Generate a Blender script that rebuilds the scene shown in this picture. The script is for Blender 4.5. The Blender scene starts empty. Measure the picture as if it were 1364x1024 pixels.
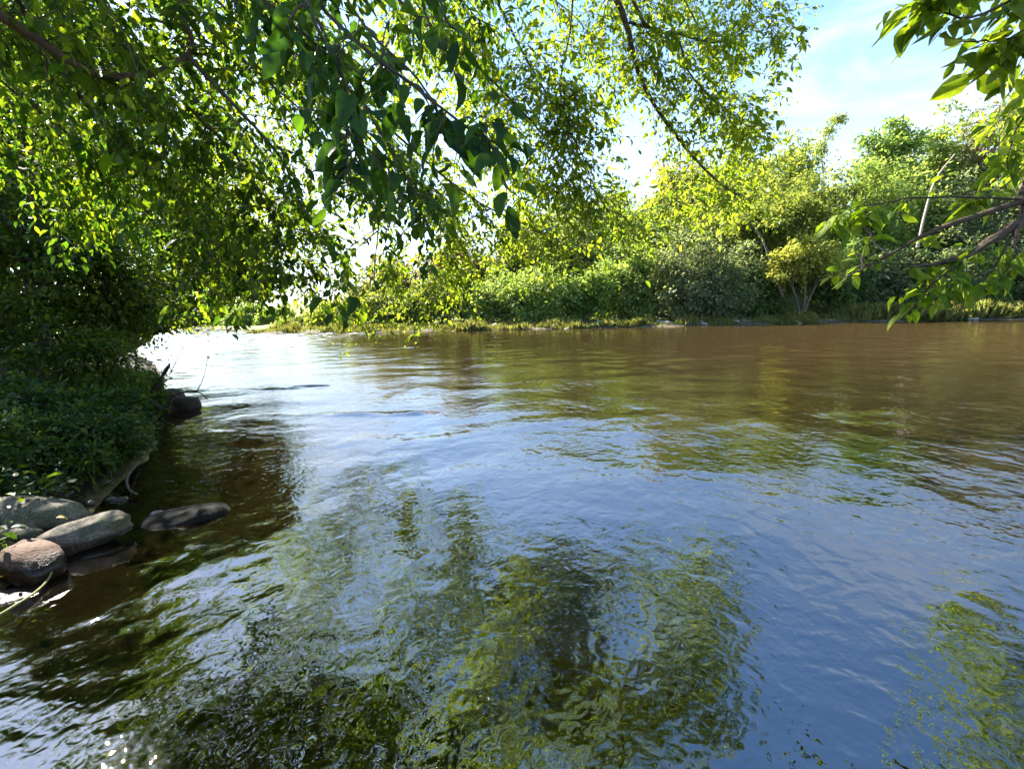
import bpy, bmesh, math, random
import numpy as np
from mathutils import Matrix, Vector, noise as mnoise

random.seed(7)
rng = np.random.default_rng(11)
R = math.radians
scene = bpy.context.scene
COL = scene.collection

# ------------------------------------------------------------------ camera
W0, H0, F0 = 1364.0, 1024.0, 625.0
CAM = Vector((0, 0, 1.5))
PITCH, ROLL = 8.8, -1.3
cam_rot = Matrix.Rotation(R(90 - PITCH), 3, 'X') @ Matrix.Rotation(R(ROLL), 3, 'Z')
cd = bpy.data.cameras.new('camera')
cam = bpy.data.objects.new('camera', cd)
COL.objects.link(cam)
cam.matrix_world = Matrix.Translation(CAM) @ cam_rot.to_4x4()
cd.sensor_width = 36.0
cd.lens = 36.0 * F0 / W0
cd.clip_start, cd.clip_end = 0.05, 6000
scene.camera = cam

def P(px, py, d):
    """world point seen at a photo position, d metres in front of the camera"""
    v = Vector(((px - W0 / 2) / F0 * d, -(py - H0 / 2) / F0 * d, -d))
    return np.array(cam_rot @ v + CAM)

def Wt(px, py, z=0.0):
    v = cam_rot @ Vector(((px - W0 / 2) / F0, -(py - H0 / 2) / F0, -1))
    t = (z - CAM.z) / v.z
    return np.array(CAM + v * t)

# ------------------------------------------------------------------ helpers
def nrm(a):
    return a / np.maximum(np.linalg.norm(a, axis=-1, keepdims=True), 1e-9)

_perm = np.random.default_rng(3).permutation(512)
_perm = np.concatenate([_perm, _perm, _perm])
_ga = np.random.default_rng(4).uniform(0, 2 * np.pi, 512)
_gx, _gy = np.cos(_ga), np.sin(_ga)

def perlin(x, y, seed=0):
    x = x + seed * 17.31; y = y + seed * 9.77
    xi = np.floor(x).astype(np.int64); yi = np.floor(y).astype(np.int64)
    xf = x - xi; yf = y - yi
    u = xf ** 3 * (xf * (xf * 6 - 15) + 10); v = yf ** 3 * (yf * (yf * 6 - 15) + 10)
    def g(ix, iy, dx, dy):
        h = _perm[(_perm[ix & 511] + iy) & 511]
        return _gx[h] * dx + _gy[h] * dy
    a = g(xi, yi, xf, yf); b = g(xi + 1, yi, xf - 1, yf)
    c = g(xi, yi + 1, xf, yf - 1); d = g(xi + 1, yi + 1, xf - 1, yf - 1)
    return (a * (1 - u) + b * u) * (1 - v) + (c * (1 - u) + d * u) * v

def sstep(a, b, x):
    t = np.clip((x - a) / (b - a), 0, 1)
    return t * t * (3 - 2 * t)

class Acc:
    """collects polygons, links them as one mesh object"""
    def __init__(s):
        s.v = []; s.f = {3: [], 4: []}; s.n = 0
    def add(s, v, f):
        v = np.asarray(v, float).reshape(-1, 3); f = np.asarray(f)
        s.v.append(v); s.f[f.shape[1]].append(f + s.n); s.n += len(v)
    def mesh(s, name, smooth=True):
        me = bpy.data.meshes.new(name)
        v = np.concatenate(s.v)
        q = [np.concatenate(s.f[k]) for k in (3, 4) if s.f[k]]
        loops = np.concatenate([a.ravel() for a in q]).astype(np.int32)
        tot = np.concatenate([np.full(len(a), a.shape[1]) for a in q]).astype(np.int32)
        start = np.concatenate([[0], np.cumsum(tot)[:-1]]).astype(np.int32)
        me.vertices.add(len(v)); me.vertices.foreach_set('co', v.ravel().astype(np.float32))
        me.loops.add(len(loops)); me.loops.foreach_set('vertex_index', loops)
        me.polygons.add(len(tot)); me.polygons.foreach_set('loop_start', start)
        me.polygons.foreach_set('loop_total', tot)
        me.polygons.foreach_set('use_smooth', np.full(len(tot), smooth))
        me.update(); me.validate()
        return me
    def build(s, name, mat, parent=None, smooth=True):
        o = bpy.data.objects.new(name, s.mesh(name, smooth))
        o.data.materials.append(mat)
        COL.objects.link(o)
        if parent is not None:
            o.parent = parent
            o.matrix_parent_inverse = Matrix.Translation(-Vector(parent.location))
        return o

def tag(o, label=None, cat=None, group=None, kind=None):
    if label: o['label'] = label
    if cat: o['category'] = cat
    if group: o['group'] = group
    if kind: o['kind'] = kind
    return o

def empty(name, loc, label, cat, group=None):
    o = bpy.data.objects.new(name, None)
    o.empty_display_size = 0.3
    COL.objects.link(o); o.location = Vector([float(c) for c in loc])
    return tag(o, label, cat, group)

def catmull(pts, n):
    p = np.asarray(pts, float)
    p = np.vstack([2 * p[0] - p[1], p, 2 * p[-1] - p[-2]])
    out = []
    m = len(p) - 3
    for t in np.linspace(0, m - 1e-6, n):
        i = int(t); u = t - i
        a, b, c, d = p[i:i + 4]
        out.append(0.5 * (2 * b + (c - a) * u + (2 * a - 5 * b + 4 * c - d) * u * u + (3 * b - a - 3 * c + d) * u ** 3))
    return np.array(out)

def tubes(acc, paths, r0, r1, sides=5, power=1.0, knob=0.0):
    """paths (N,M,3): tapered tubes"""
    paths = np.asarray(paths, float)
    if paths.ndim == 2: paths = paths[None]
    N, M, _ = paths.shape
    r0 = np.broadcast_to(np.asarray(r0, float), (N,)); r1 = np.broadcast_to(np.asarray(r1, float), (N,))
    t = np.gradient(paths, axis=1); t = nrm(t)
    ref = np.where(np.abs(t[:, :1, 2:3]) > 0.85, np.array([1.0, 0.2, 0]), np.array([0, 0.1, 1.0]))
    u = nrm(np.cross(t, ref)); w = np.cross(t, u)
    s = np.linspace(0, 1, M) ** power
    rad = r0[:, None] * (1 - s) + r1[:, None] * s
    if knob: rad = rad * (1 + knob * rng.normal(size=rad.shape))
    a = np.linspace(0, 2 * np.pi, sides, endpoint=False)
    ring = paths[:, :, None, :] + rad[:, :, None, None] * (np.cos(a)[:, None] * u[:, :, None, :] + np.sin(a)[:, None] * w[:, :, None, :])
    idx = np.arange(N * M * sides).reshape(N, M, sides)
    f = np.stack([idx[:, :-1], np.roll(idx, -1, 2)[:, :-1], np.roll(idx, -1, 2)[:, 1:], idx[:, 1:]], -1).reshape(-1, 4)
    acc.add(ring.reshape(-1, 3), f)
    # end tips
    tip = paths[:, -1] + t[:, -1] * r1[:, None]
    base = acc.n
    ends = idx[:, -1] + (base - N * M * sides)
    acc.v.append(tip); acc.n += N
    tf = np.stack([ends, np.roll(ends, -1, 1), np.broadcast_to((base + np.arange(N))[:, None], ends.shape)], -1).reshape(-1, 3)
    acc.f[3].append(tf)

def grow(base, d, length, nseg, droop, jitter):
    N = len(base)
    pts = [base]; d = nrm(d); st = length[:, None] / nseg
    for i in range(nseg):
        d = nrm(d + np.array([0, 0, -1.0]) * droop * (0.4 + i / nseg) + rng.normal(size=(N, 3)) * jitter)
        pts.append(pts[-1] + d * st)
    return np.stack(pts, 1)

# leaf templates: (along, across, up), faces
def t_near():
    ts = [0.0, 0.14, 0.36, 0.62, 0.84, 1.0]
    wd = [0.0, 0.62, 1.0, 0.86, 0.45, 0.0]
    v = []; mid = []; L = []; Rr = []
    for t, w in zip(ts, wd):
        z = -0.22 * t * t + 0.05 * t
        mid.append(len(v)); v.append((t, 0, z))
        if w > 0:
            L.append(len(v)); v.append((t, 0.5 * w, z + 0.13 * w))
            Rr.append(len(v)); v.append((t, -0.5 * w, z + 0.10 * w))
    tri = [(mid[0], L[0], mid[1]), (mid[0], mid[1], Rr[0]), (mid[4], L[3], mid[5]), (mid[4], mid[5], Rr[3])]
    for i in range(3):
        a, b = mid[i + 1], mid[i + 2]
        tri += [(a, L[i], L[i + 1]), (a, L[i + 1], b), (a, Rr[i + 1], Rr[i]), (a, b, Rr[i + 1])]
    return np.array(v), np.array(tri)
def t_mid():
    v = [(0, 0, 0), (0.3, 0.42, 0.08), (0.3, -0.42, 0.06), (0.45, 0, -0.01), (0.68, 0.36, 0.03), (0.68, -0.36, 0.04), (1, 0, -0.14)]
    f = [(0, 3, 1), (0, 2, 3), (1, 3, 4), (3, 2, 5), (3, 6, 4), (3, 5, 6)]
    return np.array(v), np.array(f)
def t_far():
    v = [(0, 0, 0), (0.45, 0.5, 0.1), (0.5, -0.5, 0.06), (1, 0, -0.1)]
    return np.array(v), np.array([(0, 3, 1), (0, 2, 3)])
NEAR, MID, FAR = t_near(), t_mid(), t_far()

def leaves(acc, pos, axis, up, length, width, tpl):
    """vectorised leaf cards with folded, curved blades"""
    axis = nrm(axis); side = nrm(np.cross(up, axis)); nn = np.cross(axis, side)
    V, Fc = tpl
    L = length[:, None, None]; Wd = (length * width)[:, None, None]
    v = pos[:, None] + axis[:, None] * (V[:, 0:1] * L) + side[:, None] * (V[:, 1:2] * Wd) + nn[:, None] * (V[:, 2:3] * L)
    v = v + nn[:, None] * (V[:, 2:3] * L) * (rng.normal(size=len(pos))[:, None, None] * 0.9)
    k = len(V)
    f = (Fc[None] + (np.arange(len(pos)) * k)[:, None, None]).reshape(-1, 3)
    acc.add(v.reshape(-1, 3), f)

def leaves_on(acc, paths, per, size, width, tpl, hang=0.5, updir=1.0, s0=0.12, var=0.36, stalk=0.02):
    N, M, _ = paths.shape
    s = np.tile(np.linspace(s0, 1, per), (N, 1)) + rng.normal(size=(N, per)) * 0.4 / per
    s = np.clip(s, 0, 0.999) * (M - 1)
    i = s.astype(int); fr = (s - i)[..., None]
    n = np.arange(N)[:, None]
    a, b = paths[n, i], paths[n, i + 1]
    pos = a + (b - a) * fr; tan = nrm(b - a)
    sd = nrm(np.cross(tan, np.array([0.05, 0.02, 1.0])))
    sign = np.where((np.arange(per) % 2) == 0, 1.0, -1.0)[None, :, None]
    ax = tan * 0.55 + sd * sign * 0.9 + np.array([0, 0, -1.0]) * hang + rng.normal(size=pos.shape) * 0.35
    up = np.array([0, 0, 1.0]) * updir + rng.normal(size=pos.shape) * 0.45 + tan * 0.2
    ln = size * np.exp(rng.normal(size=pos.shape[:2]) * var)
    ax = nrm(ax)
    leaves(acc, (pos + ax * stalk).reshape(-1, 3), ax.reshape(-1, 3), up.reshape(-1, 3), ln.ravel(), width * (1 + rng.normal(size=ln.size) * 0.12), tpl)

def twigs_from(limb, n, tl, droop, jitter=0.16, nseg=6, start=0.15, spread=0.9, fwd=0.5, bias=(0, 0, 0)):
    """N side twigs from a limb polyline (M,3)"""
    M = len(limb)
    s = (start + (1 - start) * rng.random(n)) * (M - 1.001)
    i = s.astype(int); fr = (s - i)[:, None]
    pos = limb[i] + (limb[i + 1] - limb[i]) * fr
    tan = nrm(limb[i + 1] - limb[i])
    d = tan * fwd + nrm(rng.normal(size=(n, 3)) * np.array([1, 1, 0.7])) * spread + np.array(bias)
    ln = tl * (0.45 + 0.9 * rng.random(n)) * (1.15 - 0.5 * s / M)
    return grow(pos, d, ln, nseg, droop, jitter)

# ------------------------------------------------------------------ materials
def new_mat(name):
    m = bpy.data.materials.new(name); m.use_nodes = True
    nt = m.node_tree; nt.nodes.clear()
    out = nt.nodes.new('ShaderNodeOutputMaterial')
    return m, nt, out
def nd(nt, typ, **kw):
    n = nt.nodes.new(typ)
    for k, v in kw.items():
        if k.startswith('i_'):
            key = k[2:]
            n.inputs[int(key) if key.isdigit() else key.replace('_', ' ')].default_value = v
        else: setattr(n, k, v)
    return n
def ramp(nt, src, stops, interp='LINEAR'):
    n = nt.nodes.new('ShaderNodeValToRGB'); n.color_ramp.interpolation = interp
    e = n.color_ramp.elements
    while len(e) < len(stops): e.new(0.5)
    for el, (p, c) in zip(e, stops):
        el.position = p; el.color = (c[0], c[1], c[2], 1) if hasattr(c, '__len__') else (c, c, c, 1)
    if src is not None: nt.links.new(src, n.inputs[0])
    return n
def mixc(nt, fac, a, b, mode='MIX'):
    n = nt.nodes.new('ShaderNodeMix'); n.data_type = 'RGBA'; n.blend_type = mode
    for sock, val in ((n.inputs[0], fac), (n.inputs[6], a), (n.inputs[7], b)):
        if isinstance(val, (int, float)): sock.default_value = val
        elif isinstance(val, tuple): sock.default_value = (*val, 1) if len(val) == 3 else val
        else: nt.links.new(val, sock)
    return n.outputs[2]

def leaf_mat(name, cols, trans=0.45, glow=(1.5, 1.35, 0.5), rough=0.42):
    """cols: leaf colours from darkest to lightest, one leaf each"""
    m, nt, out = new_mat(name)
    geo = nd(nt, 'ShaderNodeNewGeometry')
    k = len(cols)
    rp = ramp(nt, geo.outputs['Random Per Island'], [(i / max(k - 1, 1), c) for i, c in enumerate(cols)])
    nz = nd(nt, 'ShaderNodeTexNoise', i_Scale=0.9, i_Detail=2.0)
    nt.links.new(geo.outputs['Position'], nz.inputs['Vector'])
    hue = nd(nt, 'ShaderNodeHueSaturation')
    mp = nd(nt, 'ShaderNodeMapRange', i_1=0.3, i_2=0.7, i_3=0.8, i_4=1.2)
    nt.links.new(nz.outputs['Fac'], mp.inputs[0]); nt.links.new(mp.outputs[0], hue.inputs['Value'])
    nb = nd(nt, 'ShaderNodeTexNoise', i_Scale=55.0, i_Detail=3.0)
    nt.links.new(geo.outputs['Position'], nb.inputs['Vector'])
    bl = ramp(nt, nb.outputs['Fac'], [(0.32, (0.78, 0.72, 0.6)), (0.5, (1, 1, 1)), (0.7, (1.12, 1.1, 1.0))])
    nt.links.new(mixc(nt, 1.0, rp.outputs[0], bl.outputs[0], 'MULTIPLY'), hue.inputs['Color'])
    p = nd(nt, 'ShaderNodeBsdfPrincipled', i_Roughness=rough)
    p.inputs['Specular IOR Level'].default_value = 0.22
    nt.links.new(hue.outputs[0], p.inputs['Base Color'])
    tr = nd(nt, 'ShaderNodeBsdfTranslucent')
    nt.links.new(mixc(nt, 1.0, hue.outputs[0], glow, 'MULTIPLY'), tr.inputs[0])
    mx = nd(nt, 'ShaderNodeMixShader', i_0=trans)
    nt.links.new(p.outputs[0], mx.inputs[1]); nt.links.new(tr.outputs[0], mx.inputs[2])
    nt.links.new(mx.outputs[0], out.inputs[0])
    return m

def bark_mat(name, a, b, scale=14):
    m, nt, out = new_mat(name)
    tc = nd(nt, 'ShaderNodeNewGeometry')
    mpg = nd(nt, 'ShaderNodeMapping'); mpg.inputs['Scale'].default_value = (1, 1, 0.35)
    nt.links.new(tc.outputs['Position'], mpg.inputs['Vector'])
    nz = nd(nt, 'ShaderNodeTexNoise', i_Scale=scale, i_Detail=6.0, i_Roughness=0.65)
    nt.links.new(mpg.outputs[0], nz.inputs['Vector'])
    rp = ramp(nt, nz.outputs['Fac'], [(0.3, a), (0.7, b)])
    p = nd(nt, 'ShaderNodeBsdfPrincipled', i_Roughness=0.85)
    nt.links.new(rp.outputs[0], p.inputs['Base Color'])
    bp = nd(nt, 'ShaderNodeBump', i_Strength=0.6, i_Distance=0.02)
    nt.links.new(nz.outputs['Fac'], bp.inputs['Height']); nt.links.new(bp.outputs[0], p.inputs['Normal'])
    nt.links.new(p.outputs[0], out.inputs[0])
    return m

def rock_mat(name, a, b, wet=0.07, wetcol=0.35, moss=0.0):
    m, nt, out = new_mat(name)
    g = nd(nt, 'ShaderNodeNewGeometry'); tc = nd(nt, 'ShaderNodeTexCoord')
    n1 = nd(nt, 'ShaderNodeTexNoise', i_Scale=3.5, i_Detail=8.0, i_Roughness=0.62)
    n2 = nd(nt, 'ShaderNodeTexNoise', i_Scale=60.0, i_Detail=3.0)
    for n in (n1, n2): nt.links.new(tc.outputs['Object'], n.inputs['Vector'])
    c = ramp(nt, n1.outputs['Fac'], [(0.32, a), (0.68, b)])
    sp = ramp(nt, n2.outputs['Fac'], [(0.35, 0.55), (0.62, 1.15)])
    col = mixc(nt, 1.0, c.outputs[0], sp.outputs[0], 'MULTIPLY')
    if moss:
        n3 = nd(nt, 'ShaderNodeTexNoise', i_Scale=7.0, i_Detail=5.0)
        nt.links.new(tc.outputs['Object'], n3.inputs['Vector'])
        mr = ramp(nt, n3.outputs['Fac'], [(0.5, 0.0), (0.62, moss)])
        col = mixc(nt, mr.outputs[0], col, (0.05, 0.055, 0.015))
    sep = nd(nt, 'ShaderNodeSeparateXYZ'); nt.links.new(g.outputs['Position'], sep.inputs[0])
    ad = nd(nt, 'ShaderNodeMath', operation='MULTIPLY_ADD', i_1=0.09, i_2=-0.045)
    nt.links.new(n1.outputs['Fac'], ad.inputs[0])
    sm = nd(nt, 'ShaderNodeMath', operation='ADD'); nt.links.new(sep.outputs[2], sm.inputs[0]); nt.links.new(ad.outputs[0], sm.inputs[1])
    wr = nd(nt, 'ShaderNodeMapRange', i_1=wet, i_2=wet + 0.04, i_3=1.0, i_4=0.0); nt.links.new(sm.outputs[0], wr.inputs[0])
    dark = mixc(nt, 1.0, col, (wetcol, wetcol * 0.9, wetcol * 0.75), 'MULTIPLY')
    col2 = mixc(nt, wr.outputs[0], col, dark)
    p = nd(nt, 'ShaderNodeBsdfPrincipled'); nt.links.new(col2, p.inputs['Base Color'])
    p.inputs['Specular IOR Level'].default_value = 0.12 if wet < 0 else 0.35
    rr = nd(nt, 'ShaderNodeMapRange', i_1=0.0, i_2=1.0, i_3=0.85, i_4=0.3); nt.links.new(wr.outputs[0], rr.inputs[0])
    nt.links.new(rr.outputs[0], p.inputs['Roughness'])
    hsum = nd(nt, 'ShaderNodeMath', operation='MULTIPLY_ADD', i_1=0.12); nt.links.new(n2.outputs['Fac'], hsum.inputs[0]); nt.links.new(n1.outputs['Fac'], hsum.inputs[2])
    bp = nd(nt, 'ShaderNodeBump', i_Strength=0.7, i_Distance=0.05)
    nt.links.new(hsum.outputs[0], bp.inputs['Height']); nt.links.new(bp.outputs[0], p.inputs['Normal'])
    nt.links.new(p.outputs[0], out.inputs[0])
    return m

M = {}
M['big_leaf'] = leaf_mat('big_leaf', [(0.02, 0.055, 0.01), (0.032, 0.085, 0.013), (0.05, 0.115, 0.016), (0.07, 0.14, 0.02)], 0.42, (1.8, 1.7, 0.4))
M['near_leaf'] = leaf_mat('near_leaf', [(0.025, 0.07, 0.012), (0.05, 0.115, 0.015), (0.09, 0.16, 0.02), (0.14, 0.20, 0.024)], 0.58, (2.2, 1.9, 0.5))
M['shade_leaf'] = leaf_mat('shade_leaf', [(0.016, 0.04, 0.011), (0.03, 0.066, 0.013), (0.055, 0.10, 0.018), (0.11, 0.15, 0.025)], 0.42, (1.9, 1.7, 0.5))  # darkened leaf colours: the shade on the left bank is painted in
M['bright_leaf'] = leaf_mat('bright_leaf', [(0.075, 0.14, 0.016), (0.12, 0.20, 0.02), (0.17, 0.25, 0.024), (0.22, 0.29, 0.03)], 0.65, (2.3, 1.95, 0.7))
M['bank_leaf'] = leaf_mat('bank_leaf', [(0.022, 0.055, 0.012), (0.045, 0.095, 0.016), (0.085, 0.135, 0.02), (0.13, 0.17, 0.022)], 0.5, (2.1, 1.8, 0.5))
M['maple_leaf'] = leaf_mat('maple_leaf', [(0.08, 0.16, 0.02), (0.12, 0.20, 0.022), (0.17, 0.25, 0.028), (0.22, 0.29, 0.035)], 0.62, (2.2, 1.9, 0.55))
M['dry_leaf'] = leaf_mat('dry_leaf', [(0.10, 0.05, 0.02), (0.16, 0.09, 0.04)], 0.2, (1.2, 1, 0.7), 0.7)
FARCOL = {
    'green': [(0.10, 0.185, 0.055), (0.145, 0.235, 0.07), (0.20, 0.28, 0.09)],
    'fresh': [(0.13, 0.22, 0.06), (0.19, 0.28, 0.085), (0.25, 0.32, 0.12)],
    'silver': [(0.10, 0.15, 0.075), (0.15, 0.20, 0.11), (0.21, 0.25, 0.16)],
    'olive': [(0.10, 0.15, 0.035), (0.15, 0.20, 0.05), (0.20, 0.24, 0.07)],
    'yellow': [(0.15, 0.21, 0.05), (0.20, 0.26, 0.06), (0.25, 0.30, 0.08)],
    'gold': [(0.20, 0.25, 0.06), (0.27, 0.31, 0.08), (0.33, 0.36, 0.11)],
    'dark': [(0.07, 0.13, 0.05), (0.10, 0.17, 0.06), (0.14, 0.21, 0.075)],
    'drab': [(0.14, 0.14, 0.07), (0.19, 0.18, 0.10), (0.24, 0.22, 0.14)],
}
for k, c in FARCOL.items(): M['far_' + k] = leaf_mat('far_' + k, c, 0.55, (2.0, 1.75, 0.85), 0.6)
M['grass'] = leaf_mat('grass_blade', [(0.14, 0.19, 0.04), (0.22, 0.24, 0.07), (0.32, 0.29, 0.12)], 0.45, (1.3, 1.2, 0.6), 0.6)
M['bark'] = bark_mat('bark', (0.035, 0.024, 0.015), (0.11, 0.08, 0.05))
M['bark_red'] = bark_mat('bark_red', (0.05, 0.03, 0.018), (0.15, 0.10, 0.06), 30)
M['bark_far'] = bark_mat('bark_far', (0.05, 0.04, 0.03), (0.14, 0.11, 0.08), 3)
M['twig'] = bark_mat('twig', (0.04, 0.03, 0.015), (0.09, 0.07, 0.035), 40)
M['dead'] = bark_mat('dead_wood', (0.012, 0.008, 0.005), (0.045, 0.028, 0.016), 20)
M['pale_dead'] = bark_mat('pale_dead_wood', (0.22, 0.17, 0.12), (0.4, 0.33, 0.26), 30)
M['vine'] = bark_mat('vine', (0.18, 0.17, 0.05), (0.28, 0.26, 0.10), 30)
M['rock'] = rock_mat('rock', (0.085, 0.068, 0.047), (0.27, 0.225, 0.165), 0.07, 0.35, 0.7)
M['rock_brown'] = rock_mat('rock_brown', (0.07, 0.035, 0.02), (0.17, 0.095, 0.055), 0.10, 0.22)
M['rock_wet'] = rock_mat('rock_wet', (0.03, 0.027, 0.022), (0.08, 0.07, 0.05), 0.01, 0.6, 0.5)
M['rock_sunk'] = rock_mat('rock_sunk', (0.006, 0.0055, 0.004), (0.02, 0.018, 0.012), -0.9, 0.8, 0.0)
M['rock_rust'] = rock_mat('rock_rust', (0.14, 0.06, 0.025), (0.26, 0.12, 0.05), 0.4, 0.7)
M['rock_pale'] = rock_mat('rock_pale', (0.28, 0.25, 0.21), (0.52, 0.48, 0.42), 0.03, 0.6)

# ------------------------------------------------------------------ terrain
FARPX = [(1700, 419), (1364, 425), (1200, 428), (1000, 432), (800, 437), (600, 441), (450, 443.5), (360, 444)]
far_pts = [tuple(Wt(*p)[:2]) for p in FARPX]
near_shore = [(140, -20), (60, -9), (12, -3.2), (7.5, -0.9), (5.2, 0.1), (3.6, -0.1), (2, -0.7), (-0.5, -0.75), (-1.7, 0.4), (-2.45, 1.5), (-2.95, 2.5), (-3.7, 4.2),
              (-4.4, 5.6), (-5.6, 7.4), (-8.6, 11.5), (-13, 17), (-19.5, 24), (-31, 36), (-55, 60), (-110, 105), (-200, 170)]
far_shore = [(-200, 215), (-110, 132), (-60, 84), (-40, 66)] + far_pts[::-1] + [(140, 22)]
RIVER = np.array(near_shore + far_shore)

def river_sd(x, y):
    """signed distance to the river outline, positive on land"""
    p = np.stack([x.ravel(), y.ravel()], 1)
    best = np.full(len(p), 1e9); inside = np.zeros(len(p), bool)
    n = len(RIVER)
    for i in range(n):
        a, b = RIVER[i], RIVER[(i + 1) % n]
        ab = b - a
        t = np.clip(((p - a) @ ab) / (ab @ ab), 0, 1)
        dd = np.hypot(p[:, 0] - a[0] - t * ab[0], p[:, 1] - a[1] - t * ab[1])
        best = np.minimum(best, dd)
        c = (a[1] > p[:, 1]) != (b[1] > p[:, 1])
        xs = a[0] + (p[:, 1] - a[1]) / (b[1] - a[1] + 1e-12) * ab[0]
        inside ^= c & (p[:, 0] < xs)
    return np.where(inside, -best, best).reshape(x.shape)

def far_side(x, y):
    """1 on the far bank, 0 on the near one"""
    mid = np.interp(x, [-200, -110, -40, -20, 0, 60, 140], [192, 118, 55, 34, 20, 14, 4])
    return (y > mid).astype(float)

def height(x, y):
    x = np.asarray(x, float); y = np.asarray(y, float)
    d = river_sd(x, y); fs = far_side(x, y)
    jig = perlin(x * 0.8, y * 0.8, 5) * 0.35 + perlin(x * 3, y * 3, 6) * 0.08
    d = d + jig * np.where(fs > 0, 1.2, 0.6) + np.where(fs > 0, perlin(x * 0.22, y * 0.22, 15) * 1.6, 0)
    bed = -0.62 * (1 - np.exp(np.minimum(d, 0) / 1.6)) + perlin(x * 2.3, y * 2.3, 8) * 0.05 * sstep(0, -0.8, d)
    near = 0.24 * (1 - np.exp(-np.maximum(d, 0) / 0.6)) + 0.17 * np.maximum(d, 0) * sstep(0, 3, d)
    near = np.minimum(near, 3.0 + 0.01 * d)
    hillx = 0.35 + 0.65 * sstep(-15, 30, x)
    fd = np.maximum(d, 0)
    far = 0.24 * (1 - np.exp(-fd / 0.9)) + 0.02 * fd + hillx * (9.0 * sstep(3.5, 32, fd) + 7.0 * sstep(26, 90, fd))
    far = far + perlin(x * 0.25, y * 0.25, 9) * 0.4 * sstep(2, 12, fd) + perlin(x * 1.7, y * 1.7, 2) * 0.09 * sstep(0.2, 1.5, fd)
    land = np.where(fs > 0, far, near + perlin(x * 2.1, y * 2.1, 12) * 0.10 * sstep(0, 0.8, d))
    return np.where(d > 0, land, bed)

def hz(x, y):
    return float(height(np.array([x]), np.array([y]))[0])

def grid_obj(name, X, Y, Z, mat):
    ny, nx = X.shape
    idx = np.arange(nx * ny).reshape(ny, nx)
    f = np.stack([idx[:-1, :-1], idx[:-1, 1:], idx[1:, 1:], idx[1:, :-1]], -1).reshape(-1, 4)
    a = Acc(); a.add(np.stack([X, Y, Z], -1).reshape(-1, 3), f)
    return a.build(name, mat)

gx = np.concatenate([-np.geomspace(3000, 62, 16), np.linspace(-60, -10, 90), np.linspace(-9.8, 9.8, 190), np.linspace(10, 70, 110), np.geomspace(72, 3000, 16)])
gy = np.concatenate([-np.geomspace(600, 8, 14), np.linspace(-7, 12, 180), np.linspace(12.3, 36, 50), np.linspace(36.3, 62, 100), np.geomspace(63, 4000, 40)])
GX, GY = np.meshgrid(gx, gy)
GZ = height(GX, GY)

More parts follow.
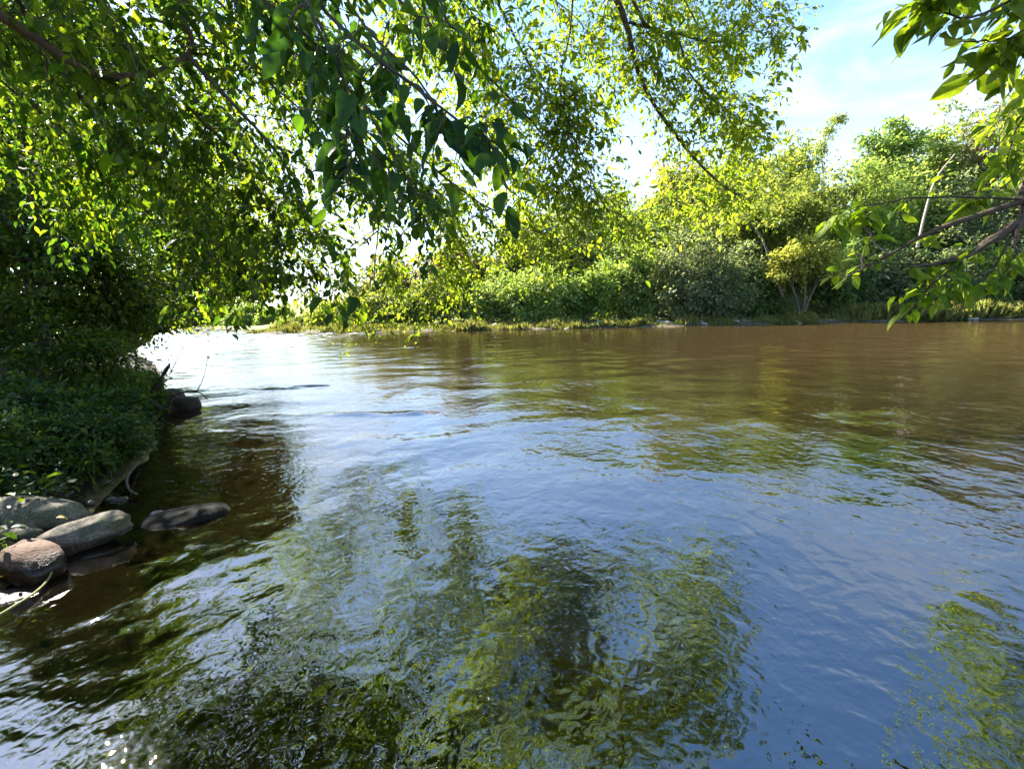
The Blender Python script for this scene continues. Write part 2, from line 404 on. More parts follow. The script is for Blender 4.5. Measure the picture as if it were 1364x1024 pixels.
AMBER_GLOW1 = Wt(520, 790, -0.4); AMBER_GLOW2 = Wt(790, 850, -0.4)
def ground_mat():
    m, nt, out = new_mat('ground_soil')
    g = nd(nt, 'ShaderNodeNewGeometry')
    sep = nd(nt, 'ShaderNodeSeparateXYZ'); nt.links.new(g.outputs['Position'], sep.inputs[0])
    pos = g.outputs['Position']
    def noise(sc, det=5.0, rough=0.6):
        n = nd(nt, 'ShaderNodeTexNoise', i_Scale=sc, i_Detail=det, i_Roughness=rough)
        nt.links.new(pos, n.inputs['Vector']); return n.outputs['Fac']
    vor = nd(nt, 'ShaderNodeTexVoronoi', i_Scale=9.0); nt.links.new(pos, vor.inputs['Vector'])
    vor2 = nd(nt, 'ShaderNodeTexVoronoi', i_Scale=4.0, feature='DISTANCE_TO_EDGE'); nt.links.new(pos, vor2.inputs['Vector'])
    # river bed: cobbles and sandy patches
    bed = ramp(nt, vor.outputs['Color'], [(0.1, (0.09, 0.055, 0.02)), (0.9, (0.40, 0.25, 0.10))])
    sand = ramp(nt, noise(0.75, 3.0), [(0.58, 0.0), (0.70, 1.0)])
    bedc = mixc(nt, sand.outputs[0], bed.outputs[0], (0.30, 0.14, 0.035))
    for (qx, qy, qr) in ((AMBER_GLOW1[0], AMBER_GLOW1[1], 0.6), (AMBER_GLOW2[0], AMBER_GLOW2[1], 0.55)):  # orange spots paint the amber glow of a sunlit bed into its colour
        vd = nd(nt, 'ShaderNodeVectorMath', operation='DISTANCE'); vd.inputs[1].default_value = (qx, qy, -0.5)
        nt.links.new(pos, vd.inputs[0])
        vn = nd(nt, 'ShaderNodeMath', operation='MULTIPLY_ADD', i_1=0.7, i_2=-0.35); nt.links.new(noise(3.0), vn.inputs[0])
        va = nd(nt, 'ShaderNodeMath', operation='ADD'); nt.links.new(vd.outputs['Value'], va.inputs[0]); nt.links.new(vn.outputs[0], va.inputs[1])
        vm = nd(nt, 'ShaderNodeMapRange', i_1=qr, i_2=qr * 0.4); nt.links.new(va.outputs[0], vm.inputs[0])
        bedc = mixc(nt, vm.outputs[0], bedc, (0.85, 0.42, 0.09))
    alg = ramp(nt, noise(2.2), [(0.5, 0.0), (0.65, 0.8)])
    bedc = mixc(nt, alg.outputs[0], bedc, (0.06, 0.055, 0.012))
    # pale gravel
    vg = nd(nt, 'ShaderNodeTexVoronoi', i_Scale=3.2); nt.links.new(pos, vg.inputs['Vector'])
    grav = ramp(nt, vg.outputs['Color'], [(0.1, (0.09, 0.07, 0.045)), (0.9, (0.30, 0.25, 0.19))])
    gr = ramp(nt, noise(0.5), [(0.3, (0.10, 0.12, 0.035)), (0.7, (0.20, 0.20, 0.07))])
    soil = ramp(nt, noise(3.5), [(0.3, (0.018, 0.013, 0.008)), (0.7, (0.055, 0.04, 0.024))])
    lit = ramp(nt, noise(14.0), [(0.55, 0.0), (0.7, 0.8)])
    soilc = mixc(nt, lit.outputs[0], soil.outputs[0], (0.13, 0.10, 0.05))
    far = nd(nt, 'ShaderNodeMapRange', i_1=22.0, i_2=28.0); nt.links.new(sep.outputs[1], far.inputs[0])
    zt = nd(nt, 'ShaderNodeMath', operation='MULTIPLY_ADD', i_1=0.7, i_2=-0.35); nt.links.new(noise(1.1), zt.inputs[0])
    zz = nd(nt, 'ShaderNodeMath', operation='ADD'); nt.links.new(sep.outputs[2], zz.inputs[0]); nt.links.new(zt.outputs[0], zz.inputs[1])
    gm = nd(nt, 'ShaderNodeMapRange', i_1=0.10, i_2=0.22); nt.links.new(zz.outputs[0], gm.inputs[0])
    farc = mixc(nt, gm.outputs[0], grav.outputs[0], gr.outputs[0])
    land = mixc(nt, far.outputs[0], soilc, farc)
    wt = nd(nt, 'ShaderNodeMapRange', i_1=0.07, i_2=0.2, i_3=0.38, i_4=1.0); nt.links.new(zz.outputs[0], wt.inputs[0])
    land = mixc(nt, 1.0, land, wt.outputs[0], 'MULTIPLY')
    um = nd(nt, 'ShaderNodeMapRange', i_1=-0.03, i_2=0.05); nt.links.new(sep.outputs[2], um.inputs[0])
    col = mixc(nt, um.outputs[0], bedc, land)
    p = nd(nt, 'ShaderNodeBsdfPrincipled', i_Roughness=0.9); nt.links.new(col, p.inputs['Base Color']); p.inputs['Specular IOR Level'].default_value = 0.12
    bp = nd(nt, 'ShaderNodeBump', i_Strength=0.7, i_Distance=0.06)
    nt.links.new(vor2.outputs['Distance'], bp.inputs['Height']); nt.links.new(bp.outputs[0], p.inputs['Normal'])
    nt.links.new(p.outputs[0], out.inputs[0])
    return m
tag(grid_obj('ground', GX, GY, GZ, ground_mat()), 'river bed, soil bank and pale gravel shore under the trees', 'ground', kind='structure')

# ------------------------------------------------------------------ water
def water_height(x, y, dist):
    # slow swell, current tongues and short ripples; the small waves are left to the shader where the sheet is coarse
    wx = x + 0.55 * perlin(x * 0.35, y * 0.35, 20) * 2; wy = y + 0.55 * perlin(x * 0.35, y * 0.35, 21) * 2
    c, s = math.cos(0.30), math.sin(0.30)
    u = c * wx + s * wy; v = -s * wx + c * wy
    calm = 0.30 + 0.95 * sstep(-0.35, 0.4, perlin(x * 0.33, y * 0.45, 23))
    for (cx, cy, sx, sy, k) in ((1.35, 2.0, 0.75, 1.5, 0.72), (1.9, 3.6, 0.8, 0.9, 0.6)):
        calm = calm * (1 - k * np.exp(-((x - cx) / sx) ** 2 - ((y - cy) / sy) ** 2))
    z = 0.020 * perlin(u * 0.55, v * 0.9, 24)
    z += 0.015 * calm * perlin(u * 1.15, v * 1.3, 25)
    z += 0.0060 * calm * perlin(u * 3.1, v * 3.2, 26)
    z += 0.0028 * calm * perlin(u * 8.5, v * 7.0, 27) * sstep(16, 7, dist)
    z += 0.0013 * calm * perlin(u * 19, v * 15, 28) * sstep(7, 3, dist)
    far = sstep(8, 22, dist)
    z += 0.014 * far * perlin(u * 0.6, v * 1.1, 29) + 0.018 * far * perlin(u * 1.7, v * 3.2, 30)
    rap = sstep(-8, -16, x) * sstep(18, 26, y) * sstep(75, 50, y)
    z += rap * (0.10 * np.abs(perlin(x * 0.5, y * 0.9, 31)) + 0.05 * perlin(x * 1.8, y * 2.2, 32))
    # wakes behind the stones that break the surface
    for (px, py) in ((440, 516), (575, 551)):
        w = Wt(px, py)
        dx, dy = (w[0] - x), (y - w[1])
        z += 0.05 * np.exp(-((dy - 0.06 * dx) / 0.13) ** 2) * sstep(0, 0.3, dx) * sstep(3.2, 0.4, dx) * (0.5 + 0.8 * perlin(x * 2.5, y * 5, 33))
    return z

vv = np.geomspace(1.0, 260, 760) - 2.2
uu = np.linspace(-1, 1, 640)
uu = uu * (0.75 + 0.25 * uu * uu)
UU, VV = np.meshgrid(uu, vv)
WX = UU * (np.maximum(VV + 2.2, 0.2) * 1.9 + 3.0); WY = VV
WZ = water_height(WX, WY, np.hypot(WX, WY))

def water_mat():
    m, nt, out = new_mat('river_water')
    g = nd(nt, 'ShaderNodeNewGeometry'); pos = g.outputs['Position']
    mp = nd(nt, 'ShaderNodeMapping'); mp.inputs['Rotation'].default_value = (0, 0, -0.3); mp.inputs['Scale'].default_value = (1.1, 1.0, 1.0)
    nt.links.new(pos, mp.inputs['Vector'])
    n1 = nd(nt, 'ShaderNodeTexNoise', i_Scale=6.0, i_Detail=1.0, i_Roughness=0.4, i_Distortion=0.6)
    n2 = nd(nt, 'ShaderNodeTexNoise', i_Scale=19.0, i_Detail=0.0, i_Roughness=0.5, i_Distortion=0.9)
    n3 = nd(nt, 'ShaderNodeTexNoise', i_Scale=0.55, i_Detail=2.0)
    for n in (n1, n2): nt.links.new(mp.outputs[0], n.inputs['Vector'])
    nt.links.new(pos, n3.inputs['Vector'])
    act = nd(nt, 'ShaderNodeMapRange', i_1=0.38, i_2=0.62, i_3=0.25, i_4=1.0); nt.links.new(n3.outputs['Fac'], act.inputs[0])
    b1 = nd(nt, 'ShaderNodeBump', i_Strength=0.5, i_Distance=0.012); nt.links.new(n1.outputs['Fac'], b1.inputs['Height'])
    b2 = nd(nt, 'ShaderNodeBump', i_Distance=0.0022); nt.links.new(n2.outputs['Fac'], b2.inputs['Height'])
    nt.links.new(act.outputs[0], b2.inputs['Strength']); nt.links.new(b1.outputs[0], b2.inputs['Normal'])
    N = b2.outputs[0]
    fr = nd(nt, 'ShaderNodeFresnel', i_IOR=3.05); nt.links.new(N, fr.inputs['Normal'])
    gl = nd(nt, 'ShaderNodeBsdfGlossy', i_Roughness=0.0); nt.links.new(N, gl.inputs['Normal'])
    tr = nd(nt, 'ShaderNodeBsdfTransparent', i_Color=(0.92, 0.76, 0.5, 1))
    df = nd(nt, 'ShaderNodeBsdfDiffuse', i_Color=(0.22, 0.14, 0.055, 1)); nt.links.new(N, df.inputs['Normal'])
    # murk: more suspended silt out in the stream than by the bank
    sep = nd(nt, 'ShaderNodeSeparateXYZ'); nt.links.new(pos, sep.inputs[0])
    mk = nd(nt, 'ShaderNodeMapRange', i_1=1.5, i_2=14.0, i_3=0.02, i_4=0.27); nt.links.new(sep.outputs[1], mk.inputs[0])
    mx_ = nd(nt, 'ShaderNodeMapRange', i_1=0.0, i_2=24.0, i_3=0.4, i_4=1.4); nt.links.new(sep.outputs[0], mx_.inputs[0])
    mm = nd(nt, 'ShaderNodeMath', operation='MULTIPLY'); nt.links.new(mk.outputs[0], mm.inputs[0]); nt.links.new(mx_.outputs[0], mm.inputs[1])
    body = nd(nt, 'ShaderNodeMixShader'); nt.links.new(mm.outputs[0], body.inputs[0])
    nt.links.new(tr.outputs[0], body.inputs[1]); nt.links.new(df.outputs[0], body.inputs[2])
    surf = nd(nt, 'ShaderNodeMixShader'); nt.links.new(fr.outputs[0], surf.inputs[0])
    nt.links.new(body.outputs[0], surf.inputs[1]); nt.links.new(gl.outputs[0], surf.inputs[2])
    # white water of the riffle downstream
    fo = nd(nt, 'ShaderNodeTexNoise', i_Scale=1.1, i_Detail=7.0, i_Roughness=0.75)
    fm = nd(nt, 'ShaderNodeMapping'); fm.inputs['Scale'].default_value = (0.5, 1.6, 1); nt.links.new(pos, fm.inputs['Vector']); nt.links.new(fm.outputs[0], fo.inputs['Vector'])
    fr1 = ramp(nt, fo.outputs['Fac'], [(0.52, 0.0), (0.66, 1.0)])
    rx = nd(nt, 'ShaderNodeMapRange', i_1=-9.0, i_2=-15.0); nt.links.new(sep.outputs[0], rx.inputs[0])
    ry = nd(nt, 'ShaderNodeMapRange', i_1=20.0, i_2=27.0); nt.links.new(sep.outputs[1], ry.inputs[0])
    m1 = nd(nt, 'ShaderNodeMath', operation='MULTIPLY'); nt.links.new(rx.outputs[0], m1.inputs[0]); nt.links.new(ry.outputs[0], m1.inputs[1])
    m2 = nd(nt, 'ShaderNodeMath', operation='MULTIPLY'); nt.links.new(m1.outputs[0], m2.inputs[0]); nt.links.new(fr1.outputs[0], m2.inputs[1])
    fd = nd(nt, 'ShaderNodeBsdfDiffuse', i_Color=(0.8, 0.82, 0.84, 1))
    sf = nd(nt, 'ShaderNodeMixShader'); nt.links.new(m2.outputs[0], sf.inputs[0])
    nt.links.new(surf.outputs[0], sf.inputs[1]); nt.links.new(fd.outputs[0], sf.inputs[2])
    nt.links.new(sf.outputs[0], out.inputs[0])
    return m
tag(grid_obj('water', WX, WY, WZ, water_mat()), 'rippled brown river water mirroring trees and sky', 'river', kind='structure')

# ------------------------------------------------------------------ trees over the near bank
def make_branch(root, pts, r, n_tw, tl, droop, per, size, width, tpl, leafmat, hang=0.5, sub=0, barkm='bark', start=0.1, bias=(0, 0, 0), bare=False, label=None, twr=0.0035, fwd=0.5, jitter=0.16):
    limb = catmull(pts, 26)
    limb = limb + np.cumsum(rng.normal(size=limb.shape), 0) * 0.006 * np.linspace(0, 1, 26)[:, None]
    wood = Acc(); tubes(wood, limb, r, max(r * 0.18, 0.003), 7, 1.0, 0.05)
    fol = Acc()
    if n_tw:
        tw = twigs_from(limb, n_tw, tl, droop, start=start, bias=bias, fwd=fwd, jitter=jitter)
        tubes(wood, tw, twr * (0.7 + 0.9 * rng.random(n_tw)), 0.0012, 4)
        leaves_on(fol, tw, per, size, width, tpl, hang)
        if sub:
            allt = [twigs_from(t, sub, tl * 0.5, droop * 1.1, start=0.2, nseg=4) for t in tw]
            st = np.concatenate(allt)
            tubes(wood, st, twr * 0.6, 0.001, 3)
            leaves_on(fol, st, max(3, int(per * 0.6)), size, width, tpl, hang)
        leaves_on(fol, limb[None, 16:], 10, size, width, tpl, hang)
    b = wood.build('branch', M[barkm], root)
    if label: b['label'] = label
    if n_tw and not bare: 
        f = fol.build('foliage', leafmat, root)
        f.parent = b
        f.matrix_parent_inverse = Matrix.Identity(4)
    return b

def trunk(root, pts, r0, r1, mat='bark'):
    a = Acc(); p = catmull(pts, 20); tubes(a, p, r0, r1, 12, 0.8, 0.04)
    return a.build('trunk', M[mat], root)

# --- tree with the big dark leaves, trunk on the bank to the left of the camera
bx, by = -3.1, -0.6
tA = empty('broadleaf_tree', (bx, by, hz(bx, by) - 0.1), 'tree with big dark oval leaves dangling close overhead at upper left', 'tree', 'trees overhanging the near bank')
trunk(tA, [(bx, by, hz(bx, by) - 0.2), (-3.0, -0.3, 1.6), (-2.75, 0.2, 3.0), (-2.5, 0.7, 4.3)], 0.17, 0.07)
big = dict(tpl=NEAR, leafmat=M['big_leaf'], width=0.5, hang=0.7, size=0.062)
A_top = np.array([-2.62, 0.4, 3.7])
make_branch(tA, [(-2.85, 0.0, 2.5), P(-180, -70, 1.9), P(0, 18, 2.3), P(140, 98, 2.6), P(250, 72, 2.7), P(240, 0, 2.7), P(225, -160, 2.8)], 0.036, 60, 0.5, 0.16, 9, 0.062, 0.5, MID, M['near_leaf'], barkm='bark_red', start=0.3)
make_branch(tA, [P(250, 74, 2.7), P(300, 130, 2.8), P(372, 212, 3.1), P(402, 300, 3.4)], 0.016, 30, 0.45, 0.18, 9, 0.06, 0.5, MID, M['near_leaf'])
for pts, n in (
    ([A_top, (-1.2, 0.9, 3.4), P(300, -170, 1.6), P(420, 0, 1.45), P(520, 85, 1.38), P(600, 150, 1.36), P(672, 192, 1.36)], 26),
    ([A_top, (-1.3, 0.8, 3.2), P(330, -140, 1.35), P(430, 15, 1.3), P(478, 110, 1.3), P(492, 195, 1.32)], 20),
    ([A_top, (-1.1, 0.8, 3.5), P(480, -180, 1.25), P(570, -40, 1.2), P(606, 20, 1.2)], 5),
    ([A_top, (-1.5, 0.8, 3.2), P(250, -90, 1.7), P(350, -10, 1.7), P(400, 40, 1.7), P(440, 60, 1.7)], 22),
    ([A_top, (-1.3, 1.0, 3.6), P(380, -120, 1.9), P(480, 40, 1.9), P(560, 130, 1.85), P(580, 190, 1.85)], 20),
):
    make_branch(tA, pts, 0.009, int(n * 0.85), 0.28, 0.18, 5, start=0.42, twr=0.0022, **big)
mid = dict(tpl=MID, leafmat=M['near_leaf'], width=0.52, hang=0.8, size=0.064)
for pts, n in (
    ([A_top, (-1.2, 1.3, 3.6), P(300, -60, 2.6), P(420, 60, 2.8), P(470, 190, 3.0), P(500, 270, 3.1), P(495, 360, 3.15)], 13),
    ([A_top, (-1.0, 1.3, 3.7), P(380, -60, 2.8), P(490, 150, 3.0), P(540, 230, 3.1), P(565, 290, 3.1), P(590, 335, 3.1)], 11),
    ([A_top, (-1.6, 1.5, 3.4), P(150, 40, 2.9), P(260, 150, 3.2), P(325, 220, 3.5), P(375, 310, 3.7), P(395, 370, 3.8)], 40),
    ([A_top, (-1.9, 1.5, 3.3), P(60, 60, 3.0), P(160, 190, 3.4), P(235, 260, 3.8), P(270, 320, 4.0), P(275, 370, 4.1)], 40),
    ([A_top, (-1.4, 1.6, 3.6), P(250, 0, 3.4), P(350, 100, 3.8), P(420, 165, 4.0), P(455, 230, 4.2)], 24),
    ([A_top, (-2.0, 1.7, 3.4), P(-40, 60, 3.3), P(60, 150, 3.8), P(150, 220, 4.2), P(195, 280, 4.6)], 40),
    ([A_top, (-2.2, 1.6, 3.2), P(-160, 60, 3.2), P(-30, 170, 3.7), P(70, 240, 4.2), P(110, 300, 4.5)], 40),
    ([A_top, (-1.4, 1.6, 4.0), P(200, -120, 3.6), P(300, 10, 4.0), P(380, 80, 4.3), P(460, 130, 4.5)], 40),
    ([A_top, (-1.9, 1.5, 4.0), P(60, -120, 3.5), P(130, 0, 3.9), P(220, 90, 4.2), P(290, 170, 4.4)], 44),
    ([A_top, (-1.2, 1.3, 4.2), P(300, -250, 3.2), P(450, -110, 3.3), P(580, -40, 3.4), P(640, 30, 3.5)], 34),
    ([A_top, (-1.0, 1.4, 4.6), (-0.6, 2.2, 4.9), (0.0, 3.0, 4.9), (0.5, 3.7, 4.5)], 50),
    ([A_top, (-1.8, 1.6, 4.8), (-1.6, 2.4, 5.2), (-1.4, 3.4, 5.1), (-1.2, 4.2, 4.7)], 50),
    ([A_top, (-2.4, 1.6, 4.8), (-2.6, 2.6, 5.1), (-2.8, 3.6, 5.0), (-2.9, 4.5, 4.6)], 50),
    ([A_top, (-2.2, 0.8, 5.2), (-1.8, 1.6, 5.6), (-1.0, 2.4, 5.6), (-0.6, 3.2, 5.2)], 46),
    ([A_top, (-2.8, 1.2, 5.4), (-2.8, 2.2, 6.0), (-2.4, 3.4, 6.0), (-2.0, 4.4, 5.6)], 50),
    ([A_top, (-3.4, 1.4, 5.2), (-3.8, 2.6, 5.6), (-4.0, 3.8, 5.4), (-4.0, 5.0, 4.8)], 50),
    ([A_top, (-3.8, 0.8, 5.0), (-4.8, 1.6, 5.4), (-5.4, 2.6, 5.2), (-5.8, 3.8, 4.6)], 50),
    ([A_top, (-3.0, 2.0, 5.6), (-3.2, 4.0, 6.2), (-3.0, 5.6, 6.0), (-2.6, 6.6, 5.4)], 60),
    ([A_top, (-3.6, 2.0, 5.2), (-4.4, 4.0, 5.6), (-4.8, 5.6, 5.2), (-4.8, 6.6, 4.6)], 60),
    ([A_top, (-2.8, 1.8, 4.4), (-3.2, 3.0, 4.4), (-3.3, 3.9, 3.9), (-3.4, 4.6, 3.3)], 40),
    ([A_top, (-3.4, 2.0, 4.8), (-4.2, 3.4, 5.2), (-4.6, 4.6, 5.0), (-4.8, 5.4, 4.4)], 46),
    ([A_top, (-2.6, 0.8, 5.6), (-2.4, 1.6, 6.6), (-1.8, 2.8, 7.0), (-1.2, 4.0, 6.8)], 46),
):
    make_branch(tA, pts, 0.018, int(n * 1.25), 0.66, 0.15, 10, sub=4, start=0.25, **mid)

# --- tree with small bright yellow-green leaves spreading across the top of the view
bx, by = -1.9, -2.4
tB = empty('elm_tree', (bx, by, hz(bx, by) - 0.1), 'tree with small bright yellow-green leaves whose boughs spread across the top of the view', 'tree', 'trees overhanging the near bank')
trunk(tB, [(bx, by, hz(bx, by) - 0.2), (-1.9, -2.2, 2.2), (-1.6, -1.5, 4.4), (-1.1, -0.6, 6.0), (-0.6, 0.4, 7.0)], 0.26, 0.10)
B0 = np.array([-1.1, -0.6, 6.0]); B1 = np.array([-0.7, 0.2, 6.8])
br = dict(tpl=MID, leafmat=M['bright_leaf'], width=0.5, hang=0.45, size=0.068)
for pts, n, r in (
    ([B1, (0.2, 2.4, 6.3), P(700, -250, 5.0), P(822, 0, 5.6), P(850, 100, 6.0), P(900, 180, 6.4), P(955, 240, 6.8), P(1000, 262, 7.0)], 54, 0.055),
    ([B1, (0.5, 2.6, 6.6), P(800, -200, 5.3), P(850, 20, 5.7), P(905, 48, 5.9), P(962, 58, 6.1), P(1010, 30, 6.3)], 44, 0.035),
    ([P(838, 30, 5.7), P(900, 52, 5.9), P(916, 95, 6.0), P(955, 140, 6.2), P(995, 165, 6.4)], 36, 0.02),
    ([B1, (-0.3, 2.6, 6.0), P(420, -170, 5.0), P(530, 0, 5.4), P(620, 72, 5.8), P(700, 155, 6.1), P(780, 245, 6.4), P(835, 300, 6.6)], 58, 0.03),
    ([B1, (0.0, 2.8, 6.2), P(600, -160, 5.2), P(680, 35, 5.6), P(735, 130, 5.9), P(775, 200, 6.1), P(800, 265, 6.3)], 50, 0.025),
    ([B0, (-1.2, 2.2, 5.4), P(330, -80, 5.0), P(430, 80, 5.4), P(560, 205, 5.8), P(640, 268, 6.1), P(715, 305, 6.3), P(750, 330, 6.4)], 50, 0.026),
    ([B0, (-1.4, 2.4, 5.3), P(300, -20, 5.6), P(430, 110, 6.0), P(530, 225, 6.6), P(590, 300, 7.0), P(640, 335, 7.2)], 46, 0.024),
    ([B1, (0.8, 2.7, 6.9), P(880, -260, 5.5), P(940, -70, 5.8), P(1000, 10, 6.2), P(1035, 60, 6.4)], 34, 0.024),
    ([P(770, -120, 5.4), P(760, 30, 5.6), P(745, 120, 5.8), P(760, 200, 6.0), P(755, 270, 6.1)], 40, 0.014),
    ([P(905, 185, 6.4), P(905, 225, 6.5), P(895, 260, 6.5), P(885, 285, 6.6)], 12, 0.008),
    ([B0, (-1.3, 2.8, 5.2), P(330, 60, 6.0), P(440, 180, 6.8), P(510, 290, 7.4), P(530, 360, 7.7), P(520, 405, 7.8)], 46, 0.022),
    ([B0, (-1.6, 2.8, 5.2), P(240, 60, 6.0), P(340, 190, 6.8), P(400, 290, 7.4), P(440, 370, 7.8), P(455, 415, 7.9)], 44, 0.022),
    ([B1, (0.2, 2.8, 6.2), P(500, -120, 5.6), P(590, 60, 6.0), P(650, 180, 6.3), P(690, 260, 6.5), P(725, 335, 6.6)], 46, 0.02),
    ([B0, (-0.9, 2.8, 5.6), P(400, 20, 5.8), P(480, 140, 6.2), P(560, 240, 6.6), P(600, 330, 6.9), P(590, 385, 7.0)], 46, 0.02),
    ([B1, (0.9, 2.9, 6.8), P(840, -180, 6.0), P(900, -30, 6.4), P(960, 90, 6.8), P(985, 170, 7.0), P(975, 215, 7.0)], 36, 0.02),
    ([B1, (-0.2, 3.2, 6.9), P(560, -200, 6.2), P(660, -60, 6.6), P(760, 20, 7.0), P(800, 70, 7.2)], 46, 0.022),
    ([B1, (-0.4, 3.2, 6.8), P(440, -160, 6.2), P(520, -40, 6.6), P(590, 40, 7.0), P(640, 110, 7.2)], 46, 0.022),
    ([B1, (0.2, 3.4, 7.2), P(660, -260, 6.4), P(760, -120, 6.9), P(850, -50, 7.3), P(910, 10, 7.6)], 46, 0.022),
    ([B1, (-0.6, 3.4, 7.2), P(480, -320, 6.4), P(600, -190, 7.0), P(700, -110, 7.4), P(740, -40, 7.6)], 46, 0.022),
    ([B0, (-1.8, 3.2, 6.0), P(200, 20, 6.6), P(300, 150, 7.4), P(350, 260, 8.0), P(375, 340, 8.4)], 40, 0.02),
    ([B0, (-1.2, 3.2, 5.8), P(330, 60, 6.6), P(400, 200, 7.4), P(420, 270, 8.0), P(425, 330, 8.2)], 36, 0.02),
    ([B1, (0.0, 2.8, 6.4), P(560, -100, 6.2), P(640, 90, 6.7), P(680, 200, 7.0), P(690, 290, 7.2)], 44, 0.02),
    ([B1, (-0.5, 2.2, 7.0), (-0.2, 3.6, 6.9), (-0.2, 4.8, 6.4), (0.0, 5.6, 5.8)], 30, 0.03),
):
    make_branch(tB, pts, r, int(n * 1.4), 0.9, 0.09, 11, sub=4, start=0.3, **br)

# --- box elder leaning in from the right
bx, by = 5.1, -0.7
tD = empty('maple_tree', (bx, by, hz(bx, by) - 0.1), 'tree with bare-tipped brown boughs and fresh green leaflets reaching in from the right edge', 'tree', 'trees overhanging the near bank')
trunk(tD, [(bx, by, hz(bx, by) - 0.2), (5.0, -0.5, 1.3), (4.8, 0.0, 2.6), (4.7, 0.5, 4.2)], 0.16, 0.07)
D0 = np.array([4.95, -0.4, 1.5]); D1 = np.array([4.75, 0.3, 3.6])
mp = dict(tpl=NEAR, leafmat=M['maple_leaf'], width=0.48, hang=0.55, size=0.068)
make_branch(tD, [D0, P(1520, 200, 2.2), P(1364, 266, 2.5), P(1255, 303, 2.65), P(1185, 340, 2.75), P(1124, 372, 2.8)], 0.026, 3, 0.3, 0.05, 9, barkm='bark_red', start=0.35, bias=(0, 0, 0.5), label='thin brown bough with a bare broken tip', **mp)
make_branch(tD, [D0, P(1520, 215, 2.3), P(1364, 295, 2.5), P(1300, 335, 2.55), P(1255, 353, 2.6), P(1215, 357, 2.6)], 0.040, 3, 0.3, 0.1, 9, barkm='bark_red', start=0.35, bias=(0, 0, -0.3), label='thick brown bough ending in a pale broken stub', **mp)
make_branch(tD, [P(1185, 340, 2.75), P(1163, 322, 2.75), P(1160, 305, 2.75), P(1150, 292, 2.75)], 0.005, 0, 0, 0, 0, barkm='pale_dead', label='bleached dead twig', **{k: v for k, v in mp.items()})
make_branch(tD, [P(1150, 358, 2.78), P(1148, 340, 2.78), P(1135, 325, 2.78)], 0.005, 0, 0, 0, 0, barkm='pale_dead', label='bleached dead twig', **mp)
make_branch(tD, [P(1364, 285, 2.5), P(1345, 320, 2.5), P(1335, 350, 2.5)], 0.014, 4, 0.3, 0.2, 9, barkm='bark_red', **mp)
for pts, n in (
    ([P(1364, 266, 2.5), P(1290, 262, 2.6), P(1220, 262, 2.65), P(1150, 275, 2.7), P(1130, 285, 2.7)], 20),
    ([P(1330, 315, 2.5), P(1280, 345, 2.5), P(1240, 375, 2.5), P(1225, 395, 2.5)], 15),
    ([P(1345, 320, 2.5), P(1320, 365, 2.5), P(1290, 390, 2.5), P(1245, 395, 2.5)], 10),
    ([D1, P(1480, 60, 2.3), P(1380, 130, 2.5), P(1330, 190, 2.6), P(1310, 230, 2.6)], 16),
    ([D1, P(1500, 120, 2.5), P(1390, 190, 2.7), P(1340, 250, 2.8), P(1300, 262, 2.8)], 14),
):
    make_branch(tD, pts, 0.007, int(n * 0.5), 0.17, 0.2, 6, start=0.15, twr=0.002, barkm='twig', **mp)
top = dict(mp); top.update(size=0.09)
for pts, n in (
    ([D1, (3.4, 1.0, 4.0), P(1460, -90, 2.0), P(1360, 0, 2.1), P(1280, 40, 2.15), P(1225, 30, 2.2)], 18),
    ([D1, (3.6, 1.0, 3.8), P(1480, -30, 2.0), P(1390, 40, 2.1), P(1330, 65, 2.15), P(1275, 75, 2.2)], 16),
    ([D1, (3.4, 1.2, 4.2), P(1400, -120, 2.2), P(1310, -30, 2.2), P(1240, 5, 2.3)], 14),
):
    make_branch(tD, pts, 0.012, n, 0.2, 0.25, 6, start=0.5, twr=0.0025, **top)
far = dict(mp); far.update(tpl=MID, size=0.075)
for pts, n in (
    ([D1, (5.0, 2.0, 4.6), P(1420, -40, 5.2), P(1390, 50, 5.8), P(1350, 110, 6.2), P(1330, 150, 6.4)], 12),
    ([D1, (5.4, 2.0, 4.2), P(1480, 40, 5.4), P(1430, 120, 6.0), P(1385, 170, 6.4), P(1360, 200, 6.6)], 12),
    ([D1, (5.2, 1.6, 5.0), (5.0, 3.0, 5.5), (4.8, 4.2, 5.4), (4.6, 5.2, 5.0)], 50),
    ([D1, (4.6, 1.2, 5.0), (4.0, 2.0, 5.6), (3.6, 2.8, 5.6), (3.4, 3.5, 5.2)], 44),
    ([D1, (5.8, 1.6, 5.0), (6.2, 3.0, 5.2), (6.4, 4.6, 4.9), (6.4, 6.0, 4.2)], 50),
    ([D1, (5.6, 1.8, 4.2), (6.2, 3.4, 4.2), (6.8, 5.2, 3.9), (7.0, 6.6, 3.4)], 50),
):
    make_branch(tD, pts, 0.02, int(n * 1.5), 0.75, 0.12, 11, sub=4, start=0.3, **far)

